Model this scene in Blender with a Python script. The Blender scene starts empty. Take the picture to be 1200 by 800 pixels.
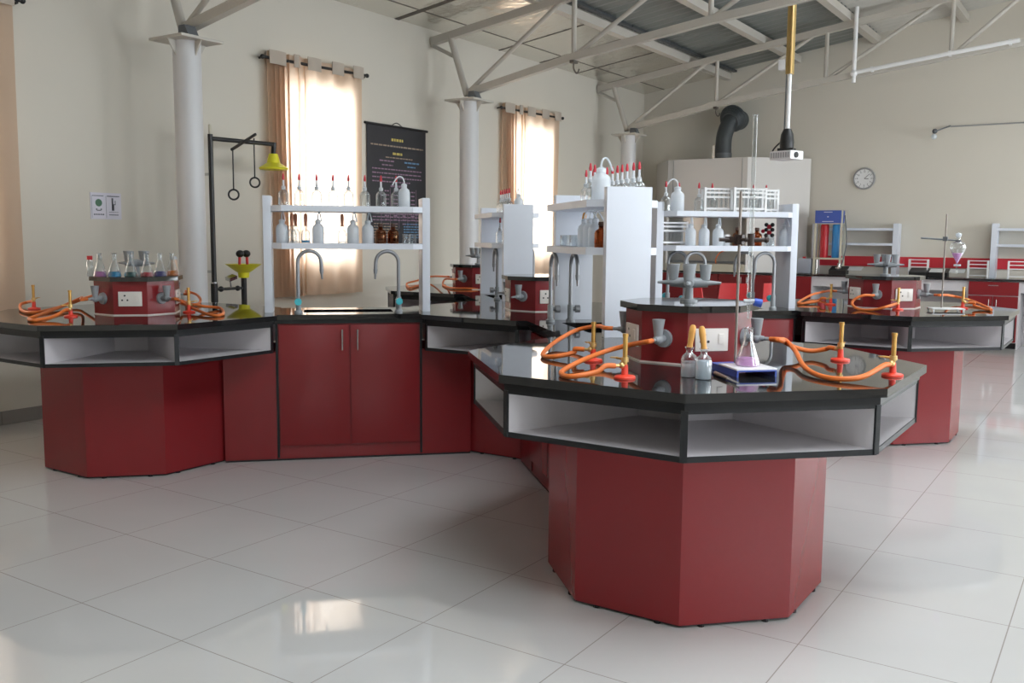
import bpy, bmesh, math, random
from mathutils import Vector, Matrix, Euler
random.seed(7)
PI = math.pi
scene = bpy.context.scene
COL = scene.collection

# ------------------------------------------------------------------ camera
CAM_H = 1.4124
FPX = 1093.39
RT = Vector((0.8350, 0.5502, 0.0079)); FW = Vector((-0.5468, 0.8299, -0.1110))
YAW, PITCH, ROLL = math.radians(33.383), math.radians(6.373), math.radians(0.456)
FW = Vector((-math.sin(YAW)*math.cos(PITCH), math.cos(YAW)*math.cos(PITCH), -math.sin(PITCH)))
r0 = Vector((math.cos(YAW), math.sin(YAW), 0)); u0 = r0.cross(FW)
RT = r0*math.cos(ROLL)+u0*math.sin(ROLL); UP = RT.cross(FW)
CAMLOC = Vector((0, 0, CAM_H))
cam = bpy.data.cameras.new('camera'); cam_o = bpy.data.objects.new('camera', cam); COL.objects.link(cam_o)
cam.sensor_width = 36; cam.lens = FPX/1200*36; cam.clip_end = 200; cam.clip_start = 0.05
m = Matrix((RT, UP, -FW)).transposed().to_4x4(); m.translation = CAMLOC
cam_o.matrix_world = m
scene.camera = cam_o

def spot(px, py, z):
    """point of the real surface at height z that the photo shows at (px, py)"""
    d = FW + RT*((px-600)/FPX) - UP*((py-400)/FPX)
    return CAMLOC + d*((z-CAM_H)/d.z)

# ------------------------------------------------------------------ materials
def nodes_of(name):
    mt = bpy.data.materials.new(name); mt.use_nodes = True
    nt = mt.node_tree; b = nt.nodes['Principled BSDF']
    return mt, nt, b
def pbr(name, col, rough=0.5, metal=0.0, spec=0.5, noise=0.0, nscale=8.0, bump=0.0, bscale=40.0, coat=0.0):
    mt, nt, b = nodes_of(name)
    b.inputs['Base Color'].default_value = (*col, 1)
    b.inputs['Roughness'].default_value = rough; b.inputs['Metallic'].default_value = metal
    b.inputs['Specular IOR Level'].default_value = spec
    b.inputs['Coat Weight'].default_value = coat
    tc = nt.nodes.new('ShaderNodeTexCoord')
    nz = nt.nodes.new('ShaderNodeTexNoise'); nz.inputs['Scale'].default_value = nscale; nz.inputs['Detail'].default_value = 4
    nt.links.new(tc.outputs['Object'], nz.inputs['Vector'])
    mr = nt.nodes.new('ShaderNodeMapRange')
    mr.inputs['To Min'].default_value = 1-noise; mr.inputs['To Max'].default_value = 1+noise
    nt.links.new(nz.outputs['Fac'], mr.inputs['Value'])
    mx = nt.nodes.new('ShaderNodeMix'); mx.data_type = 'RGBA'; mx.blend_type = 'MULTIPLY'; mx.inputs[0].default_value = 1
    mx.inputs[6].default_value = (*col, 1)
    nt.links.new(mr.outputs['Result'], mx.inputs[7]); nt.links.new(mx.outputs[2], b.inputs['Base Color'])
    if bump > 0:
        n2 = nt.nodes.new('ShaderNodeTexNoise'); n2.inputs['Scale'].default_value = bscale; n2.inputs['Detail'].default_value = 3
        nt.links.new(tc.outputs['Object'], n2.inputs['Vector'])
        bp = nt.nodes.new('ShaderNodeBump'); bp.inputs['Strength'].default_value = bump; bp.inputs['Distance'].default_value = 0.02
        nt.links.new(n2.outputs['Fac'], bp.inputs['Height']); nt.links.new(bp.outputs['Normal'], b.inputs['Normal'])
    return mt
def glass(name, tint, edge=0.55, base=0.06, edgecol=(1, 1, 1), rough=0.02, edge_paint=0.0, blend=0.35):
    """thin laboratory glass: clear face on, reflecting towards its edges, where refracted brightness can be painted white"""
    mt = bpy.data.materials.new(name); mt.use_nodes = True; nt = mt.node_tree
    for n in list(nt.nodes):
        if n.type != 'OUTPUT_MATERIAL': nt.nodes.remove(n)
    out = nt.nodes['Material Output']
    tr = nt.nodes.new('ShaderNodeBsdfTransparent'); tr.inputs[0].default_value = (*tint, 1)
    gl = nt.nodes.new('ShaderNodeBsdfGlossy'); gl.inputs['Roughness'].default_value = rough; gl.inputs[0].default_value = (*edgecol, 1)
    lw = nt.nodes.new('ShaderNodeLayerWeight'); lw.inputs[0].default_value = blend
    mr = nt.nodes.new('ShaderNodeMapRange'); mr.inputs['To Min'].default_value = base; mr.inputs['To Max'].default_value = edge
    nt.links.new(lw.outputs['Facing'], mr.inputs['Value'])
    mx = nt.nodes.new('ShaderNodeMixShader')
    dfw = nt.nodes.new('ShaderNodeBsdfDiffuse'); dfw.inputs[0].default_value = (*[0.9*c for c in edgecol], 1)  # white diffuse paints in the bright refraction at glass edges
    em = nt.nodes.new('ShaderNodeMixShader'); em.inputs[0].default_value = edge_paint
    nt.links.new(gl.outputs[0], em.inputs[1]); nt.links.new(dfw.outputs[0], em.inputs[2])
    nt.links.new(mr.outputs['Result'], mx.inputs[0]); nt.links.new(tr.outputs[0], mx.inputs[1]); nt.links.new(em.outputs[0], mx.inputs[2])
    nt.links.new(mx.outputs[0], out.inputs[0])
    return mt
def cloudy(name, col, transp=0.15, transl=0.5, rough=0.4, gloss=0.08):
    """milky plastic, cloth or coloured liquid that lets light through"""
    mt = bpy.data.materials.new(name); mt.use_nodes = True; nt = mt.node_tree
    for n in list(nt.nodes):
        if n.type != 'OUTPUT_MATERIAL': nt.nodes.remove(n)
    out = nt.nodes['Material Output']
    df = nt.nodes.new('ShaderNodeBsdfDiffuse'); df.inputs[0].default_value = (*col, 1)
    tl = nt.nodes.new('ShaderNodeBsdfTranslucent'); tl.inputs[0].default_value = (*col, 1)
    tr = nt.nodes.new('ShaderNodeBsdfTransparent'); tr.inputs[0].default_value = (*[0.5+0.5*c for c in col], 1)
    gl = nt.nodes.new('ShaderNodeBsdfGlossy'); gl.inputs['Roughness'].default_value = rough
    a = nt.nodes.new('ShaderNodeMixShader'); a.inputs[0].default_value = transl
    b = nt.nodes.new('ShaderNodeMixShader'); b.inputs[0].default_value = transp
    c = nt.nodes.new('ShaderNodeMixShader'); c.inputs[0].default_value = gloss
    nt.links.new(df.outputs[0], a.inputs[1]); nt.links.new(tl.outputs[0], a.inputs[2])
    nt.links.new(a.outputs[0], b.inputs[1]); nt.links.new(tr.outputs[0], b.inputs[2])
    nt.links.new(b.outputs[0], c.inputs[1]); nt.links.new(gl.outputs[0], c.inputs[2])
    nt.links.new(c.outputs[0], out.inputs[0])
    return mt

M = {}
M['wall'] = pbr('cream_wall_paint', (0.67, 0.632, 0.555), 0.75, noise=0.03, nscale=1.2, spec=0.2)
M['red'] = pbr('red_laminate', (0.225, 0.017, 0.021), 0.27, noise=0.05, nscale=3, spec=0.38)
M['redchair'] = pbr('red_plastic', (0.62, 0.03, 0.035), 0.35)
M['white'] = pbr('white_laminate', (0.60, 0.575, 0.595), 0.38, noise=0.02)
M['shelfwhite'] = pbr('white_board', (0.70, 0.735, 0.81), 0.42, noise=0.02)
M['edge'] = pbr('black_edge_band', (0.010, 0.011, 0.013), 0.4, spec=0.35)
M['granite'] = pbr('black_granite', (0.014, 0.014, 0.015), 0.035, noise=0.6, nscale=220, spec=0.75)
M['lip'] = pbr('black_granite_edge', (0.010, 0.010, 0.011), 0.3, noise=0.4, nscale=150, spec=0.3)
M['grey'] = pbr('grey_coated_metal', (0.30, 0.32, 0.34), 0.4, noise=0.05)
M['greydark'] = pbr('dark_grey_metal', (0.12, 0.13, 0.14), 0.45)
M['steel'] = pbr('stainless_steel', (0.6, 0.6, 0.6), 0.25, metal=1)
M['pipe'] = pbr('brushed_pipe', (0.30, 0.31, 0.33), 0.38, metal=0.5)
M['rod'] = pbr('dull_steel_rod', (0.27, 0.235, 0.21), 0.45, metal=0.4)
M['teal'] = pbr('teal_plastic', (0.06, 0.50, 0.58), 0.35)
M['brass'] = pbr('brass', (0.62, 0.36, 0.10), 0.32, metal=0.75, noise=0.1)
M['brasslight'] = pbr('polished_brass', (0.75, 0.52, 0.22), 0.3, metal=0.8)
M['burnerred'] = pbr('red_enamel', (0.80, 0.06, 0.03), 0.35)
M['hose'] = pbr('orange_rubber', (0.74, 0.175, 0.03), 0.5, noise=0.05, nscale=30)
M['socket'] = pbr('cream_plastic_plate', (0.80, 0.75, 0.70), 0.35)
M['hole'] = pbr('dark_hole', (0.03, 0.025, 0.025), 0.6)
M['column'] = pbr('grey_white_paint', (0.62, 0.62, 0.63), 0.38, noise=0.02)
M['truss'] = pbr('cream_grey_steel_paint', (0.52, 0.49, 0.44), 0.5, noise=0.03)
M['trusswhite'] = pbr('white_steel_paint', (0.80, 0.80, 0.80), 0.45)
M['black'] = pbr('black_paint', (0.012, 0.012, 0.013), 0.4)
M['yellow'] = pbr('yellow_plastic', (0.80, 0.75, 0.03), 0.4)
M['red2'] = pbr('red_plastic_fitting', (0.60, 0.03, 0.04), 0.4)
M['redtip'] = pbr('red_rubber_tip', (0.55, 0.03, 0.05), 0.45)
M['teat'] = pbr('orange_rubber_teat', (0.80, 0.40, 0.10), 0.4)
M['teatbrown'] = pbr('brown_rubber_teat', (0.42, 0.16, 0.09), 0.45)
M['plastic'] = cloudy('milky_plastic', (0.86, 0.90, 0.94), 0.10, 0.45)
M['glass'] = glass('clear_glass', (0.96, 0.975, 0.98))
M['glassw'] = glass('glass_painted_edges', (0.90, 0.915, 0.92), edge=0.9, base=0.06, edge_paint=0.3, edgecol=(0.82, 0.84, 0.85), blend=0.48)
M['amber'] = glass('amber_glass', (0.50, 0.17, 0.03), edge=0.5, base=0.05, edgecol=(0.8, 0.5, 0.3))
M['pane'] = glass('window_pane', (0.97, 0.98, 0.98), edge=0.5, base=0.04)
M['clamp'] = pbr('dark_cast_metal', (0.035, 0.02, 0.016), 0.45)
M['cork'] = pbr('brown_stopper', (0.10, 0.05, 0.035), 0.6)
for nm, c in {'pink': (0.97, 0.62, 0.95), 'magenta': (0.62, 0.25, 0.60), 'blue': (0.03, 0.42, 0.75), 'green': (0.03, 0.16, 0.15),
              'redl': (0.62, 0.06, 0.09), 'navy': (0.08, 0.07, 0.36), 'orangel': (0.75, 0.22, 0.02), 'water': (0.90, 0.94, 0.98), 'milkywater': (0.84, 0.91, 0.97)}.items():
    M[nm] = cloudy(nm+'_liquid', c, 0.65 if nm == 'water' else 0.12, 0.5, 0.1, 0.0)
M['bluebase'] = pbr('blue_enamel', (0.03, 0.08, 0.42), 0.35)
M['tile'] = pbr('white_glazed_tile', (0.86, 0.85, 0.88), 0.12)
M['woodstick'] = pbr('brown_handle', (0.20, 0.13, 0.10), 0.5)
M['curtain'] = cloudy('tan_sheer_cloth', (0.76, 0.60, 0.47), 0.05, 0.5, 0.8, 0.0)
M['curtaintop'] = pbr('curtain_header_cloth', (0.50, 0.43, 0.36), 0.8)
M['posterk'] = pbr('black_poster_sheet', (0.022, 0.022, 0.028), 0.45)
M['txtyellow'] = pbr('yellow_print', (0.60, 0.48, 0.12), 0.6)
M['txtlilac'] = pbr('lilac_print', (0.30, 0.19, 0.27), 0.6)
M['txtblue'] = pbr('blue_print', (0.13, 0.28, 0.45), 0.6)
M['txtbrown'] = pbr('tan_print', (0.35, 0.27, 0.20), 0.6)
M['signw'] = pbr('lilac_white_sign', (0.66, 0.64, 0.72), 0.4)
M['signgreen'] = pbr('green_print', (0.06, 0.17, 0.10), 0.5)
M['signgrey'] = pbr('grey_print', (0.13, 0.14, 0.17), 0.5)
M['hood'] = pbr('beige_coated_steel', (0.68, 0.65, 0.62), 0.45)
M['duct'] = pbr('dark_grey_duct', (0.05, 0.058, 0.062), 0.5)
M['splash'] = pbr('bright_red_band', (0.58, 0.03, 0.045), 0.35)
M['timber'] = pbr('varnished_timber', (0.42, 0.28, 0.09), 0.5, noise=0.2, nscale=20)
M['column_red'] = pbr('red_resin_tube', (0.50, 0.02, 0.03), 0.3)
M['column_blue'] = pbr('blue_resin_tube', (0.03, 0.26, 0.62), 0.3)
M['royal'] = pbr('royal_blue_panel', (0.06, 0.11, 0.42), 0.35)
M['cream'] = pbr('cream_angle_steel', (0.60, 0.56, 0.45), 0.5)
M['jerry'] = cloudy('grey_plastic_can', (0.48, 0.52, 0.60), 0.05, 0.25)
M['skirt'] = pbr('grey_skirting_tile', (0.30, 0.28, 0.26), 0.25, noise=0.12, nscale=5)
M['corr'] = pbr('grey_roof_sheet', (0.21, 0.225, 0.215), 0.45, metal=0.2, noise=0.05)
M['corrlight'] = pbr('pale_roof_sheet', (0.55, 0.53, 0.49), 0.5)
M['foil'] = pbr('silver_foil_insulation', (0.76, 0.74, 0.68), 0.22, metal=0.8, noise=0.06, nscale=3, bump=0.9, bscale=7)
M['batten'] = pbr('dark_batten', (0.10, 0.085, 0.07), 0.6)
M['frame'] = pbr('white_window_frame', (0.75, 0.74, 0.72), 0.4)
M['clockface'] = pbr('white_clock_face', (0.82, 0.82, 0.82), 0.4)
M['clockrim'] = pbr('grey_clock_rim', (0.33, 0.33, 0.33), 0.35)
M['projw'] = pbr('white_projector_shell', (0.78, 0.78, 0.80), 0.4)
M['socketdark'] = pbr('projector_vent_grey', (0.42, 0.42, 0.45), 0.5)
M['scaledisp'] = pbr('pale_display', (0.60, 0.62, 0.63), 0.3)
M['labelw'] = pbr('paper_label', (0.75, 0.55, 0.42), 0.6)

# floor: polished 600 mm tiles
TILE = 0.6
def floor_material():
    mt, nt, b = nodes_of('polished_floor_tile')
    tc = nt.nodes.new('ShaderNodeTexCoord')
    mp = nt.nodes.new('ShaderNodeMapping'); mp.inputs['Location'].default_value = (3.8815, -2.5806, 0)
    nt.links.new(tc.outputs['Object'], mp.inputs['Vector'])
    br = nt.nodes.new('ShaderNodeTexBrick'); br.offset = 0.0; br.squash = 1.0
    br.inputs['Scale'].default_value = 1.0; br.inputs['Brick Width'].default_value = TILE; br.inputs['Row Height'].default_value = TILE
    br.inputs['Mortar Size'].default_value = 0.0022; br.inputs['Mortar Smooth'].default_value = 0.1
    br.inputs['Color1'].default_value = (0.555, 0.55, 0.54, 1); br.inputs['Color2'].default_value = (0.545, 0.54, 0.53, 1)
    br.inputs['Mortar'].default_value = (0.33, 0.30, 0.28, 1)
    nt.links.new(mp.outputs[0], br.inputs['Vector'])
    nz = nt.nodes.new('ShaderNodeTexNoise'); nz.inputs['Scale'].default_value = 2.2; nz.inputs['Detail'].default_value = 5
    nt.links.new(tc.outputs['Object'], nz.inputs['Vector'])
    mr = nt.nodes.new('ShaderNodeMapRange'); mr.inputs['To Min'].default_value = 0.95; mr.inputs['To Max'].default_value = 1.05
    nt.links.new(nz.outputs['Fac'], mr.inputs['Value'])
    mx = nt.nodes.new('ShaderNodeMix'); mx.data_type = 'RGBA'; mx.blend_type = 'MULTIPLY'; mx.inputs[0].default_value = 1
    nt.links.new(br.outputs['Color'], mx.inputs[6]); nt.links.new(mr.outputs[0], mx.inputs[7])
    nt.links.new(mx.outputs[2], b.inputs['Base Color'])
    b.inputs['Roughness'].default_value = 0.045; b.inputs['Specular IOR Level'].default_value = 0.55
    return mt
M['floor'] = floor_material()

# ------------------------------------------------------------------ mesh builder
class MB:
    def __init__(self): self.bm = bmesh.new(); self.mi = 0
    def _tag(self, faces):
        for f in faces: f.material_index = self.mi
    def box(self, c, s, rot=None, bevel=0.0):
        m = Matrix.Translation(Vector(c))
        if rot is not None: m = m @ (Euler(rot).to_matrix().to_4x4() if not isinstance(rot, Matrix) else rot)
        m = m @ Matrix.Diagonal((*s, 1))
        n0 = set(self.bm.faces)
        r = bmesh.ops.create_cube(self.bm, size=1, matrix=m)
        if bevel > 0:
            es = list({e for v in r['verts'] for e in v.link_edges})
            bmesh.ops.bevel(self.bm, geom=es, offset=bevel, segments=2, affect='EDGES', profile=0.7)
        self._tag([f for f in self.bm.faces if f not in n0]); return self
    def span(self, a, b, **k):
        return self.box([(a[i]+b[i])/2 for i in range(3)], [abs(b[i]-a[i]) for i in range(3)], **k)
    def prism(self, poly, z0, z1):
        lo = [self.bm.verts.new((x, y, z0)) for x, y in poly]; hi = [self.bm.verts.new((x, y, z1)) for x, y in poly]
        n = len(poly); fs = [self.bm.faces.new(lo[::-1]), self.bm.faces.new(hi)]
        for i in range(n): fs.append(self.bm.faces.new((lo[i], lo[(i+1) % n], hi[(i+1) % n], hi[i])))
        self._tag(fs); return self
    def plate(self, pts, thick):
        """flat polygon given in 3-D, extruded along its normal"""
        pts = [Vector(p) for p in pts]
        n = (pts[1]-pts[0]).cross(pts[2]-pts[1]).normalized()*thick
        lo = [self.bm.verts.new(p) for p in pts]; hi = [self.bm.verts.new(p+n) for p in pts]; k = len(pts)
        fs = [self.bm.faces.new(lo[::-1]), self.bm.faces.new(hi)]
        for i in range(k): fs.append(self.bm.faces.new((lo[i], lo[(i+1) % k], hi[(i+1) % k], hi[i])))
        self._tag(fs); return self
    def lathe(self, prof, c=(0, 0, 0), seg=20, mat=None):
        """prof: (radius, z) list from bottom to top"""
        mat = mat or Matrix.Identity(4); c = Vector(c); rings = []
        for r, z in prof:
            if r < 1e-6: rings.append([self.bm.verts.new(mat @ (c+Vector((0, 0, z))))])
            else: rings.append([self.bm.verts.new(mat @ (c+Vector((r*math.cos(2*PI*i/seg), r*math.sin(2*PI*i/seg), z)))) for i in range(seg)])
        fs = []
        for a, b in zip(rings, rings[1:]):
            for i in range(seg):
                j = (i+1) % seg
                if len(a) == 1 and len(b) == 1: continue
                if len(a) == 1: fs.append(self.bm.faces.new((a[0], b[j], b[i])))
                elif len(b) == 1: fs.append(self.bm.faces.new((a[i], a[j], b[0])))
                else: fs.append(self.bm.faces.new((a[i], a[j], b[j], b[i])))
        self._tag(fs); return self
    def cone(self, p0, p1, r0_, r1_=None, seg=14):
        p0, p1 = Vector(p0), Vector(p1); d = p1-p0; L = d.length
        q = d.to_track_quat('Z', 'Y').to_matrix().to_4x4(); q.translation = p0
        r1_ = r0_ if r1_ is None else r1_
        return self.lathe([(0, 0), (r0_, 0), (r1_, L), (0, L)], seg=seg, mat=q)
    def tube(self, pts, r, seg=10, smooth=6, caps=True):
        pts = [Vector(p) for p in pts]
        if smooth and len(pts) > 2:
            out = []; P = [pts[0]*2-pts[1]]+pts+[pts[-1]*2-pts[-2]]
            for i in range(1, len(P)-2):
                for k in range(smooth):
                    t = k/smooth; a, b, c, d = P[i-1], P[i], P[i+1], P[i+2]
                    out.append(0.5*((2*b)+(c-a)*t+(2*a-5*b+4*c-d)*t*t+(3*b-a-3*c+d)*t*t*t))
            out.append(pts[-1]); pts = out
        rings = []; up = Vector((0, 0, 1)); n = None
        for i, p in enumerate(pts):
            t = (pts[min(i+1, len(pts)-1)]-pts[max(i-1, 0)]).normalized()
            if n is None:
                n = t.cross(up)
                if n.length < 1e-3: n = t.cross(Vector((1, 0, 0)))
            n = (n-t*n.dot(t)).normalized(); b = t.cross(n)
            rings.append([self.bm.verts.new(p+(n*math.cos(2*PI*k/seg)+b*math.sin(2*PI*k/seg))*r) for k in range(seg)])
        fs = []
        for a, b in zip(rings, rings[1:]):
            for k in range(seg): fs.append(self.bm.faces.new((a[k], a[(k+1) % seg], b[(k+1) % seg], b[k])))
        if caps: fs += [self.bm.faces.new(rings[0][::-1]), self.bm.faces.new(rings[-1])]
        self._tag(fs); return self
    def torus(self, c, R, r, axis=(0, 1, 0), seg=24):
        c = Vector(c); q = Vector(axis).to_track_quat('Z', 'Y')
        pts = [c+q @ Vector((R*math.cos(2*PI*i/seg), R*math.sin(2*PI*i/seg), 0)) for i in range(seg+1)]
        return self.tube(pts, r, 8, 0, False)
    def ball(self, c, r, sz=1.0):
        n0 = set(self.bm.faces)
        bmesh.ops.create_uvsphere(self.bm, u_segments=16, v_segments=10, radius=r, matrix=Matrix.Translation(Vector(c)) @ Matrix.Diagonal((1, 1, sz, 1)))
        self._tag([f for f in self.bm.faces if f not in n0]); return self
    def build(self, name, mats, parent=None, label=None):
        me = bpy.data.meshes.new(name)
        bmesh.ops.recalc_face_normals(self.bm, faces=self.bm.faces[:])
        self.bm.to_mesh(me); self.bm.free()
        for p in me.polygons: p.use_smooth = True
        me.set_sharp_from_angle(angle=0.62)
        o = bpy.data.objects.new(name, me); COL.objects.link(o)
        for k in (mats if isinstance(mats, (list, tuple)) else [mats]): me.materials.append(M[k])
        if parent: o.parent = parent
        if label: o['label'] = label
        return o

def thing(name, label, cat, loc=(0, 0, 0), rotz=0.0, group=None):
    o = bpy.data.objects.new(name, None); COL.objects.link(o)
    o.location = loc; o.rotation_euler = (0, 0, rotz); o.empty_display_size = 0.1
    o['label'] = label; o['category'] = cat
    if group: o['group'] = group
    return o
def tag(o, label, cat, group=None):
    o['label'] = label; o['category'] = cat
    if group: o['group'] = group
    return o
def struct(o): o['kind'] = 'structure'; return o
KIDS = {}
def kids(o): return [c for c in COL.objects if c.parent == o]
def copy_tree(o, parent=None):
    c = o.copy(); COL.objects.link(c); c.parent = parent
    for ch in kids(o): copy_tree(ch, c)
    return c
def dup(o, loc, rotz, label, group=None):
    c = copy_tree(o); c.location = loc; c.rotation_euler = (0, 0, rotz); c['label'] = label
    if group: c['group'] = group
    elif 'group' in c: del c['group']
    return c
class Stock:
    """first use places the original, later uses place copies of it"""
    def __init__(self, maker): self.maker = maker; self.o = None
    def __call__(self, loc, rotz, label, group=None):
        if self.o is None:
            self.o = self.maker(); o = self.o
            o.location = loc; o.rotation_euler = (0, 0, rotz); o['label'] = label
            if group: o['group'] = group
            return o
        return dup(self.o, loc, rotz, label, group)

# ------------------------------------------------------------------ room shell
XL, XR, YB, YF = -6.9, 5.1, 14.4, -3.0
ROOF0, SLOPE, RIDGE = 3.78, 0.145, -0.9
def roof(x): return ROOF0+SLOPE*(x-XL) if x <= RIDGE else ROOF0+SLOPE*(2*RIDGE-x-XL)

b = MB(); b.span((XL-0.2, YF-0.2, -0.1), (XR+0.2, YB+0.2, 0)); struct(b.build('floor', 'floor'))
WZ0, WZ1 = 1.15, 2.88
def wall_with_openings(name, x0, x1, spans, ztop, z0=WZ0, z1=WZ1):
    b = MB(); y = YF-0.2
    for a, c in spans:
        b.span((x0, y, 0), (x1, a, ztop)); b.span((x0, a, 0), (x1, c, z0)); b.span((x0, a, z1), (x1, c, ztop)); y = c
    b.span((x0, y, 0), (x1, YB+0.2, ztop))
    return struct(b.build(name, 'wall'))
WIN_L = [(1.9, 3.45), (6.44, 7.36), (10.32, 11.36)]
wall_with_openings('wall_left', XL-0.2, XL, WIN_L, ROOF0)
WIN_R = [(0.6, 3.2), (5.4, 8.0), (9.6, 12.4)]
wall_with_openings('wall_right', XR, XR+0.2, WIN_R, ROOF0, 0.9, 3.1)
def gable(name, y0, y1, holes=()):
    b = MB(); pts = [(XL-0.2, 0), (XR+0.2, 0), (XR+0.2, roof(XR)+0.09), (RIDGE, roof(RIDGE)+0.09), (XL-0.2, roof(XL)-0.029+0.09)]
    b.plate([(x, y0, z) for x, z in pts], y0-y1)
    return struct(b.build(name, 'wall'))
DX0, DX1, DZ1 = 3.3, 4.8, 2.5  # door opening added out of view to let in light
b = MB(); b.span((XL-0.2, YB, 0), (DX0, YB+0.2, ROOF0)); b.span((DX1, YB, 0), (XR+0.2, YB+0.2, ROOF0)); b.span((DX0, YB, DZ1), (DX1, YB+0.2, ROOF0))
b.plate([(XL-0.2, YB, ROOF0), (XR+0.2, YB, ROOF0), (RIDGE, YB, roof(RIDGE)+0.09)], -0.2)
struct(b.build('wall_back', 'wall'))
# front wall, behind the photographer, with a window opening added for fill light
b = MB(); hx0, hx1, hz0, hz1 = 2.4, 4.4, 0.9, 2.6
b.span((XL-0.2, YF-0.2, 0), (hx0, YF, ROOF0)); b.span((hx1, YF-0.2, 0), (XR+0.2, YF, ROOF0))
b.span((hx0, YF-0.2, 0), (hx1, YF, hz0)); b.span((hx0, YF-0.2, hz1), (hx1, YF, ROOF0))
b.plate([(XL-0.2, YF-0.2, ROOF0), (XR+0.2, YF-0.2, ROOF0), (RIDGE, YF-0.2, roof(RIDGE)+0.09)], -0.2)
struct(b.build('wall_front', 'wall'))

def window_frame(name, face, lo, hi, z0, z1, bars_v, bars_h, at, dirx=True):
    root = bpy.data.objects.new(name, None); COL.objects.link(root); struct(root)
    b = MB(); t = 0.05
    def bar(a0, a1, c0, c1):
        if dirx: b.span((at-0.03, a0, c0), (at+0.03, a1, c1))
        else: b.span((a0, at-0.03, c0), (a1, at+0.03, c1))
    bar(lo, lo+t, z0, z1); bar(hi-t, hi, z0, z1); bar(lo, hi, z0, z0+t); bar(lo, hi, z1-t, z1)
    for k in range(1, bars_v): p = lo+(hi-lo)*k/bars_v; bar(p-t/2, p+t/2, z0, z1)
    b.build('window_frame', 'frame', root)
    b = MB()
    for k in range(1, bars_h):
        p = z0+(z1-z0)*k/bars_h
        if dirx: b.span((at+face*0.05-0.006, lo, p-0.006), (at+face*0.05+0.006, hi, p+0.006))
        else: b.span((lo, at+face*0.05-0.006, p-0.006), (hi, at+face*0.05+0.006, p+0.006))
    b.build('security_bar', 'frame', root)
    b = MB()
    if dirx: b.span((at-0.003, lo+t, z0+t), (at+0.003, hi-t, z1-t))
    else: b.span((lo+t, at-0.003, z0+t), (hi-t, at+0.003, z1-t))
    b.build('window_pane', 'pane', root)
for i, (a, c) in enumerate(WIN_L): window_frame('window_%d' % (i+1), 1, a, c, WZ0, WZ1, 2, 9, XL-0.12)
for i, (a, c) in enumerate(WIN_R): window_frame('window_%d' % (i+4), -1, a, c, 0.9, 3.1, 4, 2, XR+0.1)
window_frame('window_7', 1, hx0, hx1, hz0, hz1, 3, 2, YF-0.1, False)  # added window, never in view, lets in fill light
window_frame('added_door_1', -1, DX0, DX1, 0.0, DZ1, 2, 3, YB+0.1, False)  # added glazed door, never in view, there for its light

b = MB()
y = YF
while y < YB-0.01:
    y2 = min(y+TILE, YB); off = 0.0
    b.span((XL, y+0.002, 0), (XL+0.012, y2-0.002, 0.1)); y = y2
struct(b.build('baseboard_left', 'skirt'))
b = MB(); b.span((-0.29, YB-0.012, 0), (DX0-0.01, YB, 0.1)); b.span((DX1+0.01, YB-0.012, 0), (XR, YB, 0.1)); struct(b.build('baseboard_back', 'skirt'))

# roof sheets
def corrugated(name, x0, x1, mat, dz=0.025, pitch=0.19, amp=0.022):
    b = MB(); n = int((YB-YF+0.4)/pitch*4)
    ys = [YF-0.2+(YB-YF+0.4)*i/n for i in range(n+1)]
    pat = [0, 1, 1, 0]
    rows = []
    for x in (x0, x1):
        rows.append([[b.bm.verts.new((x, yy, roof(x)+dz+amp*pat[i % 4]+t)) for i, yy in enumerate(ys)] for t in (0, 0.012)])
    for i in range(n):
        for t in (0, 1):
            b.bm.faces.new((rows[0][t][i], rows[0][t][i+1], rows[1][t][i+1], rows[1][t][i]))
    return struct(b.build(name, mat))
corrugated('ceiling', -5.4, -3.22, 'corr'); corrugated('ceiling_pale_sheet', -3.22, RIDGE, 'corrlight'); corrugated('ceiling_far_sheet', 0.9, XR+0.3, 'corrlight')
SKY = [(0.2, 4.6), (7.0, 11.0)]
def sheet_strip(name, x0, x1, y0, y1, mat, dz=0.025, t=0.03):
    b = MB(); b.plate([(x0, y0, roof(x0)+dz), (x1, y0, roof(x1)+dz), (x1, y1, roof(x1)+dz), (x0, y1, roof(x0)+dz)], t); return struct(b.build(name, mat))
yy = YF-0.2
for a, c in SKY+[(YB+0.2, YB+0.2)]: sheet_strip('ceiling_ridge_sheet', RIDGE, 0.9, yy, a, 'corrlight'); yy = c
for i, (a, c) in enumerate(SKY): sheet_strip('window_%d' % (i+8), RIDGE, 0.9, a, c, 'pane', 0.03, 0.006)
b = MB(); b.plate([(XL-0.2, YF-0.2, roof(XL-0.2)), (-5.4, YF-0.2, roof(-5.4)), (-5.4, YB+0.2, roof(-5.4)), (XL-0.2, YB+0.2, roof(XL-0.2))], 0.09)
struct(b.build('ceiling_foil_panel', 'foil'))
b = MB()
for yy in [2.1, 3.1, 4.1, 5.1, 6.1, 7.1, 8.12, 9.12, 10.12, 11.11, 12.1, 13.1]:
    w = 0.035 if abs(yy-8.12) < .01 else 0.012
    b.plate([(XL, yy-w, roof(XL)-0.004), (-5.45, yy-w, roof(-5.45)-0.004), (-5.45, yy+w, roof(-5.45)-0.004), (XL, yy+w, roof(XL)-0.004)], 0.012)
b.plate([(-6.56, YF, roof(-6.56)-0.003), (-6.545, YF, roof(-6.545)-0.003), (-6.545, YB, roof(-6.545)-0.003), (-6.56, YB, roof(-6.56)-0.003)], 0.008)
struct(b.build('trim_1', 'batten'))
b = MB()   # ragged dark edge of the insulation where the bare sheets begin
n = 90
for i in range(n):
    y0 = YF+(YB-YF)*i/n; y1 = YF+(YB-YF)*(i+1)/n; w = 0.05+0.02*random.random()
    b.span((-5.38, y0, roof(-5.38)+0.0), (-5.38+w, y1, roof(-5.38)+0.03))
struct(b.build('trim_2', 'duct'))

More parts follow.
